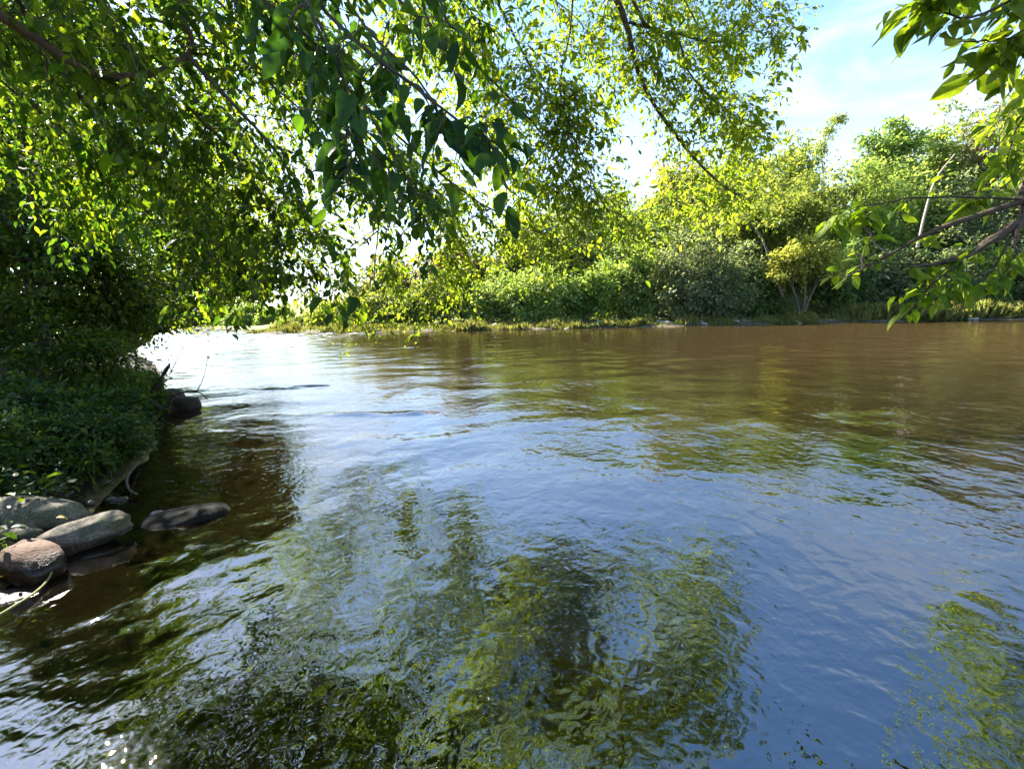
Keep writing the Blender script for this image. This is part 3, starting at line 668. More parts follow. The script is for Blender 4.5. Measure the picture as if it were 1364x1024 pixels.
# ------------------------------------------------------------------ bushy crowns
def blob_crown(acc, cen, rad, n_clump, per, size, tpl, width=0.55, clump=0.28, flat=0.6, shell=0.55, base_cut=-0.8, hang=0.3):
    cen = np.asarray(cen, float); rad = np.asarray(rad, float)
    dirs = nrm(rng.normal(size=(n_clump * 2, 3)))
    dirs = dirs[dirs[:, 2] > base_cut][:n_clump]
    rr = (shell + (1 - shell) * rng.random(len(dirs))) * (0.75 + 0.35 * rng.random(len(dirs)))
    cc = cen + dirs * rr[:, None] * rad
    cs = clump * rad.mean() * (0.45 + 1.0 * rng.random(len(cc)))
    off = rng.normal(size=(len(cc), per, 3)) * 0.55 * np.array([1, 1, flat])
    pos = (cc[:, None] + off * cs[:, None, None]).reshape(-1, 3)
    out = nrm(off + dirs[:, None] * 0.7).reshape(-1, 3)
    ax = out * 0.8 + rng.normal(size=pos.shape) * 0.5 + np.array([0, 0, -hang])
    up = np.array([0, 0, 1.0]) + rng.normal(size=pos.shape) * 0.55 + out * 0.3
    leaves(acc, pos, ax, up, size * np.exp(rng.normal(size=len(pos)) * 0.25), width * np.ones(len(pos)), tpl)
    return cc

def bushy(name, base, label, cat, group, blobs, leafmat, bark, n_clump, per, size, tpl, single=False, r=0.08, **kw):
    """a tree or shrub: stems from the base, limbs to leaf clumps"""
    root = empty(name, base, label, cat, group)
    base = np.asarray(base, float)
    fol = Acc(); wood = Acc(); limbs = Acc(); has = False
    for cen, rad in blobs:
        cc = blob_crown(fol, cen, rad, n_clump, per, size, tpl, **kw)
        cen = np.asarray(cen, float); rad = np.asarray(rad, float)
        start = base + rng.normal(size=3) * np.array([r, r, 0]) * (0 if single else 1.5)
        low = cen - np.array([0, 0, rad[2] * 0.35])
        mids = [start * 0.5 + (np.asarray(blobs[0][0])) * 0.5] if single else None
        stem = catmull([start - np.array([0, 0, 0.15]), mids[0], low, cen + np.array([0, 0, 0.35 * rad[2]])] if single and cen[2] == blobs[0][0][2] else [np.asarray(blobs[0][0]) * 0.8 + mids[0] * 0.2, np.asarray(blobs[0][0]) * 0.55 + cen * 0.45, cen, cen + np.array([0, 0, 0.2 * rad[2]])] if single else [start - np.array([0, 0, 0.15]), start * 0.55 + low * 0.45 + rng.normal(size=3) * 0.12 * rad.mean() * np.array([1, 1, .3]), low, cen + np.array([0, 0, 0.35 * rad[2]])], 12)
        tubes(wood, stem, r * (0.8 + 0.3 * rng.random()) * (0.4 if single and cen[2] != blobs[0][0][2] else 1), r * 0.25, 7, 1.0, 0.05)
        k = rng.permutation(len(cc))[:min(len(cc), 22)]
        t = rng.integers(5, 11, len(k))
        a = stem[t]; b = cc[k]
        mpt = (a + b) / 2 + np.array([0, 0, -0.06]) * rad.mean() + rng.normal(size=a.shape) * 0.05 * rad.mean()
        tubes(limbs if single else wood, np.stack([a, mpt, b], 1), r * 0.3, r * 0.06, 4)
    tr = wood.build('trunk', M[bark], root)
    cr = fol.build('crown', leafmat, root)
    return root

# --- left bank
G_L = 'trees on the left bank'
def left_tree(name, px, py, d, label, spec, leafmat, n_clump, per, size, base=None, cat='tree', r=0.08, clump=0.26, tpl=MID, shell=0.35, group=G_L):
    """spec: list of (px, py, depth, radius x, y, z)"""
    b = base
    blobs = [(P(x, y, dd), (a, bb, c)) for x, y, dd, a, bb, c in spec]
    return bushy(name, (b[0], b[1], hz(*b)), label, cat, group, blobs, leafmat, 'bark', n_clump, per, size, tpl, r=r, clump=clump, shell=shell)

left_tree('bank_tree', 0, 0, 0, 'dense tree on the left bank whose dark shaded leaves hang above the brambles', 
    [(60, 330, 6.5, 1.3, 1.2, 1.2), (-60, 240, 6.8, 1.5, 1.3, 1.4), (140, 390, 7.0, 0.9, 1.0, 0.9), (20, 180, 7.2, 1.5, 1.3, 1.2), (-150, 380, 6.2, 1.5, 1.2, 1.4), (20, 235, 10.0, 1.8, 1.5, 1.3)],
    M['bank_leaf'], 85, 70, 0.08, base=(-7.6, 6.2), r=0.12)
left_tree('alder_tree', 0, 0, 0, 'sunlit yellow-green tree leaning over the water behind the driftwood stump', 
    [(230, 330, 11, 1.7, 1.5, 1.5), (160, 250, 11.5, 2.0, 1.6, 1.8), (280, 250, 11.5, 1.6, 1.4, 1.5), (310, 330, 11.5, 1.0, 1.0, 0.9), (320, 375, 11.5, 0.7, 0.8, 0.6), (190, 400, 10.5, 1.3, 1.3, 0.9), (90, 180, 12, 2.2, 1.8, 1.8)],
    M['bright_leaf'], 80, 70, 0.095, base=(-11.6, 11.6), r=0.13)
left_tree('downstream_tree', 0, 0, 0, 'green tree farthest along the left bank, low boughs brushing the bright riffle', 
    [(300, 360, 20, 2.2, 2.5, 2.0), (240, 320, 21, 3.0, 2.5, 2.8), (330, 320, 20, 1.8, 2.0, 1.6), (200, 400, 19, 2.2, 2.2, 1.4)],
    M['near_leaf'], 80, 60, 0.13, base=(-15.5, 18.2), r=0.16)
left_tree('rear_tree', 0, 0, 0, 'tall tree in the second row of the left bank behind the dense dark tree', 
    [(40, 300, 13, 3.0, 2.5, 2.6), (-120, 200, 13, 3.2, 2.5, 3.0), (60, 120, 14, 3.0, 2.5, 2.6), (-60, 420, 12, 2.5, 2.0, 1.6)],
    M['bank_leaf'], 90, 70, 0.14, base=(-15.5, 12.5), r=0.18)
G_S = 'shrubs along the left bank'
left_tree('bramble_bush', 0, 0, 0, 'leafy bramble bush on the left bank with pale sunlit sprays', 
    [(70, 465, 5.8, 0.8, 0.7, 0.6), (0, 440, 5.8, 0.9, 0.7, 0.7), (135, 485, 6.2, 0.6, 0.6, 0.52)],
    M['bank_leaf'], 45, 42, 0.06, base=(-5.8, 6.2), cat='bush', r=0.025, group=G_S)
left_tree('waterside_bush', 0, 0, 0, 'shade-darkened green bush drooping into the river between the rocks and the stump', 
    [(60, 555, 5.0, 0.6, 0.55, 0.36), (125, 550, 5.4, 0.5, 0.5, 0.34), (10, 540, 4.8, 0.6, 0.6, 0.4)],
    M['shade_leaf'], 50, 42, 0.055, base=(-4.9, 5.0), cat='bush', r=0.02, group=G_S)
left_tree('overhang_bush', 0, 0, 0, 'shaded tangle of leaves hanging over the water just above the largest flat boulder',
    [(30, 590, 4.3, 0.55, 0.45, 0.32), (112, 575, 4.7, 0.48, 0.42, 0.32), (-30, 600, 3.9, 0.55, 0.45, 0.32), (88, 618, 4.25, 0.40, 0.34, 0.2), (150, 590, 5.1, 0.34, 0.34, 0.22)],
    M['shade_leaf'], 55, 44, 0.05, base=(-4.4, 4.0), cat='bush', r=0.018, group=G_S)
left_tree('stump_bush', 0, 0, 0, 'small green bush growing out of the bank just left of the driftwood stump', 
    [(170, 515, 7.0, 0.4, 0.5, 0.34), (200, 530, 7.2, 0.3, 0.35, 0.24)],
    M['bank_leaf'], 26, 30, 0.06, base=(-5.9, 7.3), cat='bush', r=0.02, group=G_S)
left_tree('fringe_bush', 0, 0, 0, 'bright yellow-green shrub at the water beyond the stump', 
    [(175, 430, 12, 1.0, 0.9, 0.7), (150, 450, 11, 0.9, 0.9, 0.5)],
    M['bright_leaf'], 40, 40, 0.08, base=(-9.3, 10.8), cat='bush', r=0.03, group=G_S)

# ground cover on the left bank
gc = Acc()
n = 4200
xx = rng.uniform(-9, -2.6, n * 4); yy = rng.uniform(1.8, 12, n * 4)
dd = river_sd(xx, yy); keep = (dd > 0.08) & (dd < 3.6) & (perlin(xx * 0.9, yy * 0.9, 44) > -0.3)
xx, yy = xx[keep][:n], yy[keep][:n]
base = np.stack([xx, yy, height(xx, yy) + 0.01], 1)
st = grow(base, np.array([0, 0, 1.0]) + rng.normal(size=base.shape) * 0.45, 0.16 + 0.26 * rng.random(len(base)), 4, 0.12, 0.15)
tubes(gc, st, 0.003, 0.001, 3)
leaves_on(gc, st, 9, 0.05, 0.6, MID, 0.2)
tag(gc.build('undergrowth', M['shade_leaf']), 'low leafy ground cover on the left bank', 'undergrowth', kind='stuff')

bg_ = Acc()
xx = rng.uniform(-8, -1.6, 16000); yy = rng.uniform(0.5, 11, 16000); dd = river_sd(xx, yy)
k = (dd > 0.02) & (dd < 1.6) & (perlin(xx * 1.6, yy * 1.6, 61) > 0.02); xx, yy = xx[k], yy[k]
pp = np.stack([xx, yy, height(xx, yy) - 0.01], 1)
st = grow(pp, np.array([0.25, -0.1, 1.0]) + rng.normal(size=pp.shape) * 0.35, 0.14 + 0.3 * rng.random(len(pp)), 5, 0.22, 0.08)
wv = nrm(rng.normal(size=pp.shape) * np.array([1, 1, 0.1])) * (0.004 + 0.004 * rng.random(len(pp)))[:, None]
tp = np.linspace(1, 0.08, 6)[None, :, None]
vv_ = np.concatenate([st - wv[:, None] * tp, st + wv[:, None] * tp], 1)
fi = np.array([[i, i + 6, i + 7, i + 1] for i in range(5)])
bg_.add(vv_.reshape(-1, 3), (fi[None] + (np.arange(len(pp)) * 12)[:, None, None]).reshape(-1, 4))
tag(bg_.build('bank_grass', M['bank_leaf']), 'long grass blades hanging over the edge of the left bank', 'grass', kind='stuff')
li = Acc()
xx = rng.uniform(-8, -1.6, 9000); yy = rng.uniform(0.5, 10, 9000); dd = river_sd(xx, yy)
k = (dd > 0.05) & (dd < 3); xx, yy = xx[k], yy[k]
pp = np.stack([xx, yy, height(xx, yy) + 0.012], 1)
leaves(li, pp, rng.normal(size=pp.shape) * np.array([1, 1, 0.2]), np.array([0, 0, 1.0]) + rng.normal(size=pp.shape) * 0.35, 0.035 + 0.035 * rng.random(len(pp)), 0.55 * np.ones(len(pp)), MID)
tag(li.build('leaf_litter', M['dry_leaf']), 'brown fallen leaves scattered over the left bank', 'leaf litter', kind='stuff')
for pts, r_, lb in (([(-4.3, 3.9), (-3.9, 3.5), (-3.45, 3.25)], 0.022, 'grey fallen stick lying across the bank above the long boulder'),
                    ([(-3.9, 4.7), (-3.6, 4.2), (-3.35, 3.9), (-3.2, 3.8)], 0.016, 'thin dark stick slanting down the bank into the shaded water'),
                    ([(-5.2, 4.7), (-4.7, 4.6), (-4.2, 4.75)], 0.028, 'thick weathered stick lying level under the drooping bush')):
    p3 = [(x, y, max(hz(x, y), 0) + 0.04 + 0.05 * random.random()) for x, y in pts]
    a = Acc(); tubes(a, catmull(p3, 14), r_, r_ * 0.4, 7, 1, 0.08)
    tag(a.build('fallen_stick', M['bark']), lb, 'stick', 'sticks lying on the left bank')

# ------------------------------------------------------------------ rocks
def rock(name, loc, dims, rot, mat, label, cat='rock', group=None, seed=0, sub=4, rough=0.16, flat=0.0):
    bm = bmesh.new(); bmesh.ops.create_icosphere(bm, subdivisions=sub, radius=1.0)
    o3 = Vector((seed * 3.1, seed * 1.7, seed * 5.3))
    for v in bm.verts:
        p = v.co.copy()
        k = 1 + rough * 1.6 * mnoise.noise(p * 0.9 + o3) + rough * 0.7 * mnoise.noise(p * 2.2 + o3) + rough * 0.18 * mnoise.noise(p * 6 + o3)
        q = p * k
        # squarer river-worn shoulders
        q = Vector([math.copysign(abs(c) ** 0.82, c) for c in q])
        v.co = Vector((q.x * dims[0], q.y * dims[1], q.z * dims[2]))
    me = bpy.data.meshes.new(name); bm.to_mesh(me); bm.free()
    me.polygons.foreach_set('use_smooth', [True] * len(me.polygons))
    me.materials.append(mat)
    o = bpy.data.objects.new(name, me); COL.objects.link(o)
    o.location = Vector([float(c) for c in loc]); o.rotation_euler = rot
    return tag(o, label, cat, group)
G_R = 'river boulders at the left bank'
def rk(px, py, z, dims, rot, mat, label, seed, name='boulder'):
    w = Wt(px, py, z)
    return rock(name, w, dims, [R(a) for a in rot], M[mat], label, 'boulder', G_R, seed)
rk(40, 690, 0.10, (0.34, 0.20, 0.15), (0, 4, 12), 'rock', 'largest flat grey-tan boulder at the left edge with a yellow leaf on it', 1)
rk(112, 712, 0.08, (0.27, 0.115, 0.10), (0, -10, 30), 'rock', 'long smooth grey boulder tilted up towards the river, dark wet underside', 2)
rk(8, 716, 0.07, (0.20, 0.09, 0.07), (0, 0, 10), 'rock', 'low narrow grey stone wedged under the largest flat boulder', 3)
rk(40, 752, 0.06, (0.20, 0.13, 0.12), (5, 8, -20), 'rock_brown', 'reddish-brown boulder with a dark shaded hollow, nearest of the left group', 4)
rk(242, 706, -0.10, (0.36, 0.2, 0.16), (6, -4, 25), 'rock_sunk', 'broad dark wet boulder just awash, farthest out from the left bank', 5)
rk(160, 668, -0.01, (0.06, 0.045, 0.04), (0, 0, 20), 'rock_wet', 'small dark wet stone between the long boulder and the bank', 6, 'stone')
rk(208, 685, -0.015, (0.045, 0.035, 0.03), (0, 0, 60), 'rock_pale', 'small pale bluish stone poking out beside the awash boulder', 7, 'stone')
rk(140, 742, -0.03, (0.2, 0.06, 0.04), (0, 0, 28), 'rock_brown', 'flat brown slab barely out of the water in front of the long boulder', 8, 'stone')
rk(10, 800, -0.035, (0.18, 0.10, 0.05), (0, 0, 15), 'rock_brown', 'low tan stone half under water at the left edge, below the brown boulder', 9, 'stone')
rk(48, 598, 0.12, (0.16, 0.09, 0.05), (0, 0, -10), 'rock', 'grey flat stone lying on the shaded bank under the dark bush', 12, 'stone')
rk(572, 552, -0.03, (0.2, 0.1, 0.045), (0, 0, 0), 'rock_rust', 'rusty brown stone just breaking the surface in midstream', 10, 'stone')
rk(415, 517, -0.04, (0.5, 0.18, 0.07), (0, 0, 5), 'rock_wet', 'dark stone under the wave crest in the bright water', 11, 'stone')
sh = Acc()
bmi = bmesh.new(); bmesh.ops.create_icosphere(bmi, subdivisions=2, radius=1.0); bmi.verts.ensure_lookup_table()
iv = np.array([v.co[:] for v in bmi.verts]); ifc = np.array([[v.index for v in f.verts] for f in bmi.faces]); bmi.free()
for q in range(420):
    x = rng.uniform(-4.2, -1.2); y = rng.uniform(0.8, 4.4)
    d_ = float(river_sd(np.array([x]), np.array([y]))[0])
    if d_ < -0.55 or d_ > 0.5: continue
    r_ = 0.012 + 0.045 * rng.random() ** 3
    vq = iv * (1 + 0.22 * perlin(iv[:, 0] * 1.3 + q, iv[:, 1] * 1.3 + iv[:, 2], q % 50)[:, None])
    a_ = rng.uniform(0, 6.3); ca, sa = math.cos(a_), math.sin(a_)
    vq = vq * np.array([1.35, 1, 0.6]) * r_
    vq = np.stack([vq[:, 0] * ca - vq[:, 1] * sa, vq[:, 0] * sa + vq[:, 1] * ca, vq[:, 2]], 1)
    sh.add(vq + np.array([x, y, hz(x, y) + r_ * 0.3]), ifc)
tag(sh.build('shingle', M['rock']), 'small pebbles between the boulders at the left edge', 'pebbles', kind='stuff')
# yellow fallen leaf on the flat boulder
lf = Acc(); w = P(79, 693, 3.05)
# ------------------------------------------------------------------ driftwood stump, twigs
sw = Wt(232, 545)
ds = empty('driftwood_stump', (sw[0], sw[1], 0), 'dark wet driftwood stump with roots and dry twigs at the end of the left bank', 'stump')
o = rock('stump', (sw[0] - 0.05, sw[1], 0.10), (0.36, 0.26, 0.2), (0, R(8), R(10)), M['dead'], None, None, None, 21, 4, 0.4)
def reparent(o, root):
    o.parent = root; o.matrix_parent_inverse = Matrix.Translation(-Vector(root.location))
reparent(o, ds)
a = Acc()
for pts, r in (([P(225, 540, 7.1), P(232, 526, 7.1), P(262, 522, 7.1), P(277, 532, 7.1)], 0.018),
               ([P(190, 545, 7.1), P(208, 515, 7.1), P(220, 495, 7.1), P(226, 485, 7.1)], 0.05),
               ([P(180, 540, 7.0), P(165, 515, 7.0), P(150, 505, 7.0)], 0.06),
               ([P(215, 545, 7.0), P(190, 530, 6.9), P(160, 545, 6.8), P(130, 560, 6.6)], 0.05)):
    tubes(a, catmull(pts, 14), r, r * 0.3, 7, 1, 0.12)
a.build('root', M['dead'], ds)
a = Acc(); f = Acc()
for pts in ([P(225, 500, 7.1), P(240, 470, 7.1), P(250, 445, 7.1)], [P(215, 520, 7.1), P(205, 480, 7.1), P(200, 460, 7.1)],
            [P(228, 495, 7.1), P(224, 475, 7.1), P(228, 462, 7.1)], [P(262, 522, 7.1), P(272, 500, 7.1), P(278, 470, 7.1)], [P(205, 520, 7.1), P(190, 495, 7.1), P(182, 478, 7.1)]):
    c = catmull(pts, 8); tubes(a, c, 0.006, 0.002, 4)
    leaves_on(f, c[None], 5, 0.06, 0.6, MID, 0.6)
tw = a.build('twig', M['dead'], ds)
fo = f.build('dry_leaves', M['dry_leaf'], ds)
# vine trailing in the shallows
a = Acc(); tubes(a, catmull([Wt(-20, 830, 0.02), Wt(20, 806, 0.03), Wt(50, 786, 0.02), Wt(66, 768, 0.04), Wt(72, 745, 0.09)], 20), 0.008, 0.005, 6, 1, 0.08)
tag(a.build('fallen_twig', M['vine']), 'thin yellowish stem trailing from the brown boulder into the shallows', 'twig')
a = Acc()
leaves(a, np.array([Wt(74, 690, 0.235)]), np.array([[1.0, 0.4, 0]]), np.array([[0, 0, 1.0]]), np.array([0.06]), np.array([0.6]), NEAR)
m_y, nt, out = new_mat('yellow_leaf'); p = nd(nt, 'ShaderNodeBsdfPrincipled', i_Roughness=0.6); p.inputs['Base Color'].default_value = (0.55, 0.33, 0.03, 1); nt.links.new(p.outputs[0], out.inputs[0])
tag(a.build('fallen_leaf', m_y), 'yellow fallen leaf lying on the largest flat boulder', 'leaf')

# ------------------------------------------------------------------ far bank trees
G_F = 'trees and shrubs on the far bank'
def far_tree(name, px, D, top, wpx, kind, label, lift=0.0, stems=3, leafs=6500, cat='tree', size=None, gap=0.0, group=G_F, trunk_r=None):
    """px, top, wpx in photo pixels at depth D: where the tree stands and how tall and wide it is"""
    b = P(px, 430, D)
    z0 = hz(b[0], b[1])
    zt = P(px, top - 0.10 * (430 - top), D)[2]
    Hh = max(zt - z0, 0.8); hw = wpx / F0 * D / 2
    low = z0 + Hh * lift if lift else z0 - 0.22 * Hh
    blobs = []
    for i in range(stems):
        fx = (i + 0.5) / stems * 2 - 1 if stems > 1 else 0
        hh = Hh * (1 - 0.30 * abs(fx) ** 1.3 * (0.6 + 0.8 * rng.random()) - 0.08 * rng.random())
        if i == stems // 2: hh = Hh
        top_z = z0 + hh
        cz = (low + top_z) / 2
        rx = hw * (0.95 if stems == 1 else 0.62) * (0.85 + 0.3 * rng.random())
        blobs.append(((b[0] + fx * hw * 0.62, b[1] + rng.normal() * hw * 0.25, cz), (rx, min(rx, hw) * 0.9, (top_z - low) / 2)))
    sz = size or 0.0066 * D
    ncl = 46; per = max(8, int(leafs / stems / ncl))
    return bushy(name, (b[0], b[1], z0), label, cat, group, blobs, M['far_' + kind], 'bark_far', ncl, per, sz, FAR, r=trunk_r or (0.035 * Hh * 0.5 + 0.03), clump=0.30, shell=0.3, flat=0.65, base_cut=-0.75)

FT = [
 # front row, left to right: name, px, depth, top, width, kind, label, lift, stems
 ('distant_tree', 325, 74, 404, 60, 'green', 'round green tree far off where the river bends, left of the gap', 0.0, 2),
 ('distant_tree', 366, 70, 410, 40, 'fresh', 'low pale green tree far off at the bend, right of the rounder one', 0.0, 2),
 ('distant_tree', 285, 82, 400, 70, 'dark', 'darker tree far off at the bend, half hidden by hanging leaves', 0.0, 2),
 ('willow_shrub', 405, 52, 420, 60, 'olive', 'lowest yellowish shrub at the left end of the gravel shore', 0.0, 2),
 ('willow_shrub', 450, 48, 400, 70, 'yellow', 'yellow-green shrub on the gravel shore behind the hanging leaves', 0.0, 2),
 ('willow_shrub', 510, 46, 385, 80, 'olive', 'olive shrub on the gravel shore right of the hanging leaf cluster', 0.0, 3),
 ('willow_shrub', 570, 45, 372, 70, 'olive', 'drab olive shrub left of the slim dark conifer-like tree', 0.0, 2),
 ('slim_tree', 614, 45, 352, 26, 'silver', 'slim dark grey-green upright tree rising from the gravel shore', 0.0, 1),
 ('willow_shrub', 662, 44, 360, 80, 'fresh', 'bright green shrub right of the slim upright tree', 0.0, 3),
 ('leafy_tree', 715, 43, 345, 90, 'fresh', 'light green feathery tree on the far bank left of the dark hollow', 0.0, 3),
 ('dark_bush', 780, 42, 352, 70, 'green', 'dense mid-green bush with a dark hollow at its foot', 0.0, 2),
 ('leafy_tree', 832, 42.5, 318, 70, 'fresh', 'tall feathery bright green tree in the middle of the far bank', 0.0, 2),
 ('silver_bush', 905, 41.5, 298, 120, 'silver', 'big rounded grey-green bush, the widest one in the middle of the far bank', 0.0, 3),
 ('silver_bush', 968, 41.5, 330, 80, 'silver', 'smaller grey-green bush left of the crooked trunk', 0.0, 2),
 ('crooked_tree', 1030, 43, 268, 110, 'olive', 'tree with a crooked leaning dark trunk left of the small golden tree', 0.45, 2),
 ('golden_tree', 1066, 39.6, 312, 84, 'gold', 'small golden-yellow tree standing out against the dark greens', 0.35, 3),
 ('dark_bush', 1010, 42.5, 358, 70, 'dark', 'deep green bush under the crooked tree', 0.0, 2),
 ('dark_bush', 1110, 43, 320, 80, 'dark', 'deep green bush right of the golden tree beside the path', 0.0, 2),
 ('silver_bush', 1175, 43, 330, 90, 'silver', 'grey-green bush above the tall grass behind the bare-tipped bough', 0.0, 2),
 ('silver_bush', 1240, 42.5, 325, 90, 'silver', 'dusty grey-green bush behind the lowest hanging leaflets at right', 0.0, 3),
 ('dark_bush', 1310, 42, 330, 90, 'green', 'mid-green bush at the right edge behind the thick bough', 0.0, 2),
 ('dark_bush', 1375, 41, 318, 90, 'silver', 'grey-green bush cut off by the right edge of the view', 0.0, 2),
 # second row
 ('slope_tree', 520, 58, 345, 90, 'drab', 'drab tree on the slope above the olive shrub', 0.0, 2),
 ('slope_tree', 610, 58, 312, 100, 'drab', 'greyish tree on the slope behind the slim upright tree', 0.0, 3),
 ('slope_tree', 690, 55, 300, 100, 'olive', 'pale olive tree on the slope behind the feathery shrub', 0.0, 3),
 ('slope_tree', 765, 54, 282, 100, 'silver', 'silvery tree on the slope under the tip of the hanging bough', 0.0, 3),
 ('slope_tree', 850, 52, 265, 110, 'green', 'green tree on the slope behind the tall feathery tree', 0.0, 3),
 ('slope_tree', 930, 52, 245, 110, 'olive', 'olive tree on the slope above the widest grey-green bush', 0.0, 3),
 ('slope_tree', 1000, 52, 232, 100, 'yellow', 'yellowish tree on the slope just right of the overhanging bough tips', 0.0, 3),
 ('slope_tree', 1065, 51, 222, 100, 'olive', 'light olive tree on the slope above the golden tree', 0.0, 3),
 ('slope_tree', 1130, 51, 215, 100, 'fresh', 'fresh green tree on the slope below the tall lone one', 0.0, 3),
 ('slope_tree', 1200, 51, 222, 100, 'fresh', 'bright green tree on the slope above the bare-tipped bough', 0.0, 3),
 ('slope_tree', 1265, 50, 232, 90, 'silver', 'grey-green tree on the slope beside the bare curved stem', 0.0, 3),
 ('slope_tree', 1335, 50, 240, 100, 'silver', 'grey-green tree on the slope near the right edge', 0.0, 3),
 # ridge row
 ('ridge_tree', 1030, 62, 200, 80, 'yellow', 'straw-coloured tree on the skyline left of the tall lone one', 0.0, 2),
 ('ridge_tree', 1155, 60, 182, 70, 'green', 'green feathery tree on the skyline right of the tall lone one', 0.1, 2),
 ('ridge_tree', 1225, 60, 178, 90, 'fresh', 'green tree on the skyline below the small white cloud', 0.0, 2),
 ('ridge_tree', 1300, 58, 128, 110, 'drab', 'big grey-brown twiggy tree on the skyline at upper right', 0.0, 3),
 ('ridge_tree', 1385, 58, 110, 110, 'drab', 'big grey-brown twiggy tree on the skyline cut off by the right edge', 0.0, 3),
 ('ridge_tree', 955, 64, 215, 80, 'green', 'green tree on the skyline behind the tips of the overhanging bough', 0.0, 2),
 ('ridge_tree', 880, 64, 238, 80, 'drab', 'drab tree on the skyline seen through the hanging bright leaves', 0.0, 2),
 ('ridge_tree', 800, 66, 262, 90, 'olive', 'olive tree on the skyline left of the gap in the bright leaves', 0.0, 2),
 ('ridge_tree', 720, 68, 280, 90, 'silver', 'silvery tree on the skyline behind the dangling bright leaves', 0.0, 2),
]
for (nm, px, D, top_, w_, kd, lb, lf_, stn) in FT:
    lv = int(min(15000, 3000 + w_ * (430 - top_) * 0.75))
    w_ = w_ * 1.2
    D = D + (2.2 if D < 46 else 1.5 if D < 57 else 0)
    far_tree(nm, px, D, top_, w_, kd, lb, lift=lf_, stems=stn, leafs=lv, cat='bush' if ('bush' in nm or 'shrub' in nm) else 'tree',
             group={'distant_tree': 'trees at the river bend', 'ridge_tree': 'trees on the far skyline', 'slope_tree': 'trees on the far slope'}.get(nm, 'trees and shrubs along the far bank'),
             trunk_r=0.12 if lf_ > 0.3 else None)

for pts, r_, mat_, lb in (([P(1222, 330, 43), P(1232, 285, 43), P(1246, 240, 43.2), P(1272, 205, 43.5)], 0.13, 'pale_dead', 'bare curved pale stem arching up out of the bushes behind the bough'),
                          ([P(1278, 400, 41.5), P(1278, 372, 41.5), P(1277, 358, 41.5)], 0.16, 'pale_dead', 'short grey dead post standing among the bushes at right'),
                          ([P(1042, 395, 41.8), P(1028, 350, 41.8), P(1012, 312, 41.9), P(990, 282, 42)], 0.16, 'bark_far', 'dark leaning dead trunk left of the golden tree')):
    a = Acc(); tubes(a, catmull(pts, 16), r_, r_ * 0.35, 7, 1, 0.06)
    tag(a.build('dead_stem', M[mat_]), lb, 'dead stem', 'dead stems on the far bank')
b = P(1097, 430, 60); b[2] = hz(b[0], b[1])
bushy('lone_tree', b, 'tall lone tree with a bare stem and tufted top rising above the skyline', 'tree', 'trees on the far skyline',
      [(P(1095, 196, 60), (1.0, 0.9, 2.3)), (P(1104, 172, 60), (1.3, 1.0, 1.3)), (P(1117, 158, 60), (1.0, 0.8, 0.7))],
      M['far_yellow'], 'bark_far', 26, 16, 0.27, FAR, r=0.16, single=True, clump=0.45, shell=0.1, base_cut=-0.9)

# ------------------------------------------------------------------ far shore: stones and grass
proto = []
for k in range(6):
    bm = bmesh.new(); bmesh.ops.create_icosphere(bm, subdivisions=2, radius=1.0)
    for v in bm.verts:
        v.co *= 1 + 0.35 * mnoise.noise(v.co * 1.1 + Vector((k * 7, 0, 0)))
        v.co.z *= 0.6
    me = bpy.data.meshes.new('shore_stone'); bm.to_mesh(me); bm.free()
    me.polygons.foreach_set('use_smooth', [True] * len(me.polygons)); me.materials.append(M['rock_pale'])
    proto.append(me)
G_ST = 'pale stones along the far shore'
for i in range(130):
    px = rng.uniform(430, 1060) if i < 115 else rng.uniform(1060, 1360)
    base_py = np.interp(px, [360, 450, 600, 800, 1000, 1200, 1364], [444, 443.5, 441, 437, 432, 428, 425])
    w = Wt(px, base_py + rng.normal() * 0.5 - 0.5, 0)
    x, y = w[0], w[1] + abs(rng.normal()) * 1.3
    s = 0.10 + 0.22 * rng.random() ** 2
    o = bpy.data.objects.new('shore_stone', proto[i % 6]); COL.objects.link(o)
    o.location = (x, y, max(hz(x, y), -0.05) + s * 0.2); o.scale = (s * 1.4, s, s); o.rotation_euler = (0, 0, rng.uniform(0, 6.3))
    tag(o, 'small pale stone among many along the far gravel shore', 'stone', G_ST)
for (px, py, s, lb) in ((577, 437, 0.42, 'largest pale boulder on the far gravel shore, below the olive shrub'), (880, 432, 0.34, 'pale upright boulder at the foot of the widest grey-green bush'),
                       (1130, 425, 0.36, 'flat whitish rock at the end of the sandy path on the far bank')):
    w = Wt(px, py, 0.05)
    rock('shore_boulder', (w[0], w[1], 0.08), (s * 1.5, s, s * 0.7), (0, 0, px), M['rock_pale'], lb, 'boulder', 'boulders on the far shore', px, 3, 0.25)

ga = Acc()
n = 20000
px = rng.uniform(330, 1500, n)
bp_ = np.interp(px, [330, 450, 600, 800, 1000, 1200, 1364, 1500], [444, 443.5, 441, 437, 432, 428, 425, 422.6])
v = np.array([cam_rot @ Vector(((a - W0 / 2) / F0, -(b - H0 / 2) / F0, -1)) for a, b in zip(px, bp_)])
t = (0 - CAM.z) / v[:, 2]
gx_ = v[:, 0] * t; gy_ = v[:, 1] * t + 0.12 + np.abs(rng.normal(size=n)) * 1.9
pn = perlin(gx_ * 0.35, gy_ * 0.35, 51) + 0.25 * (px > 1130) - 0.35 * np.exp(-((px - 1115) / 28.0) ** 2)
kp = pn > rng.normal(size=n) * 0.12 - 0.08
gx_, gy_, px = gx_[kp], gy_[kp], px[kp]
gz_ = height(gx_, gy_)
tall = 0.22 + 0.5 * sstep(-0.2, 0.5, perlin(gx_ * 0.5, gy_ * 0.5, 52)) + 0.5 * (px > 1150)
hgt = tall * (0.5 + 0.9 * rng.random(len(gx_)))
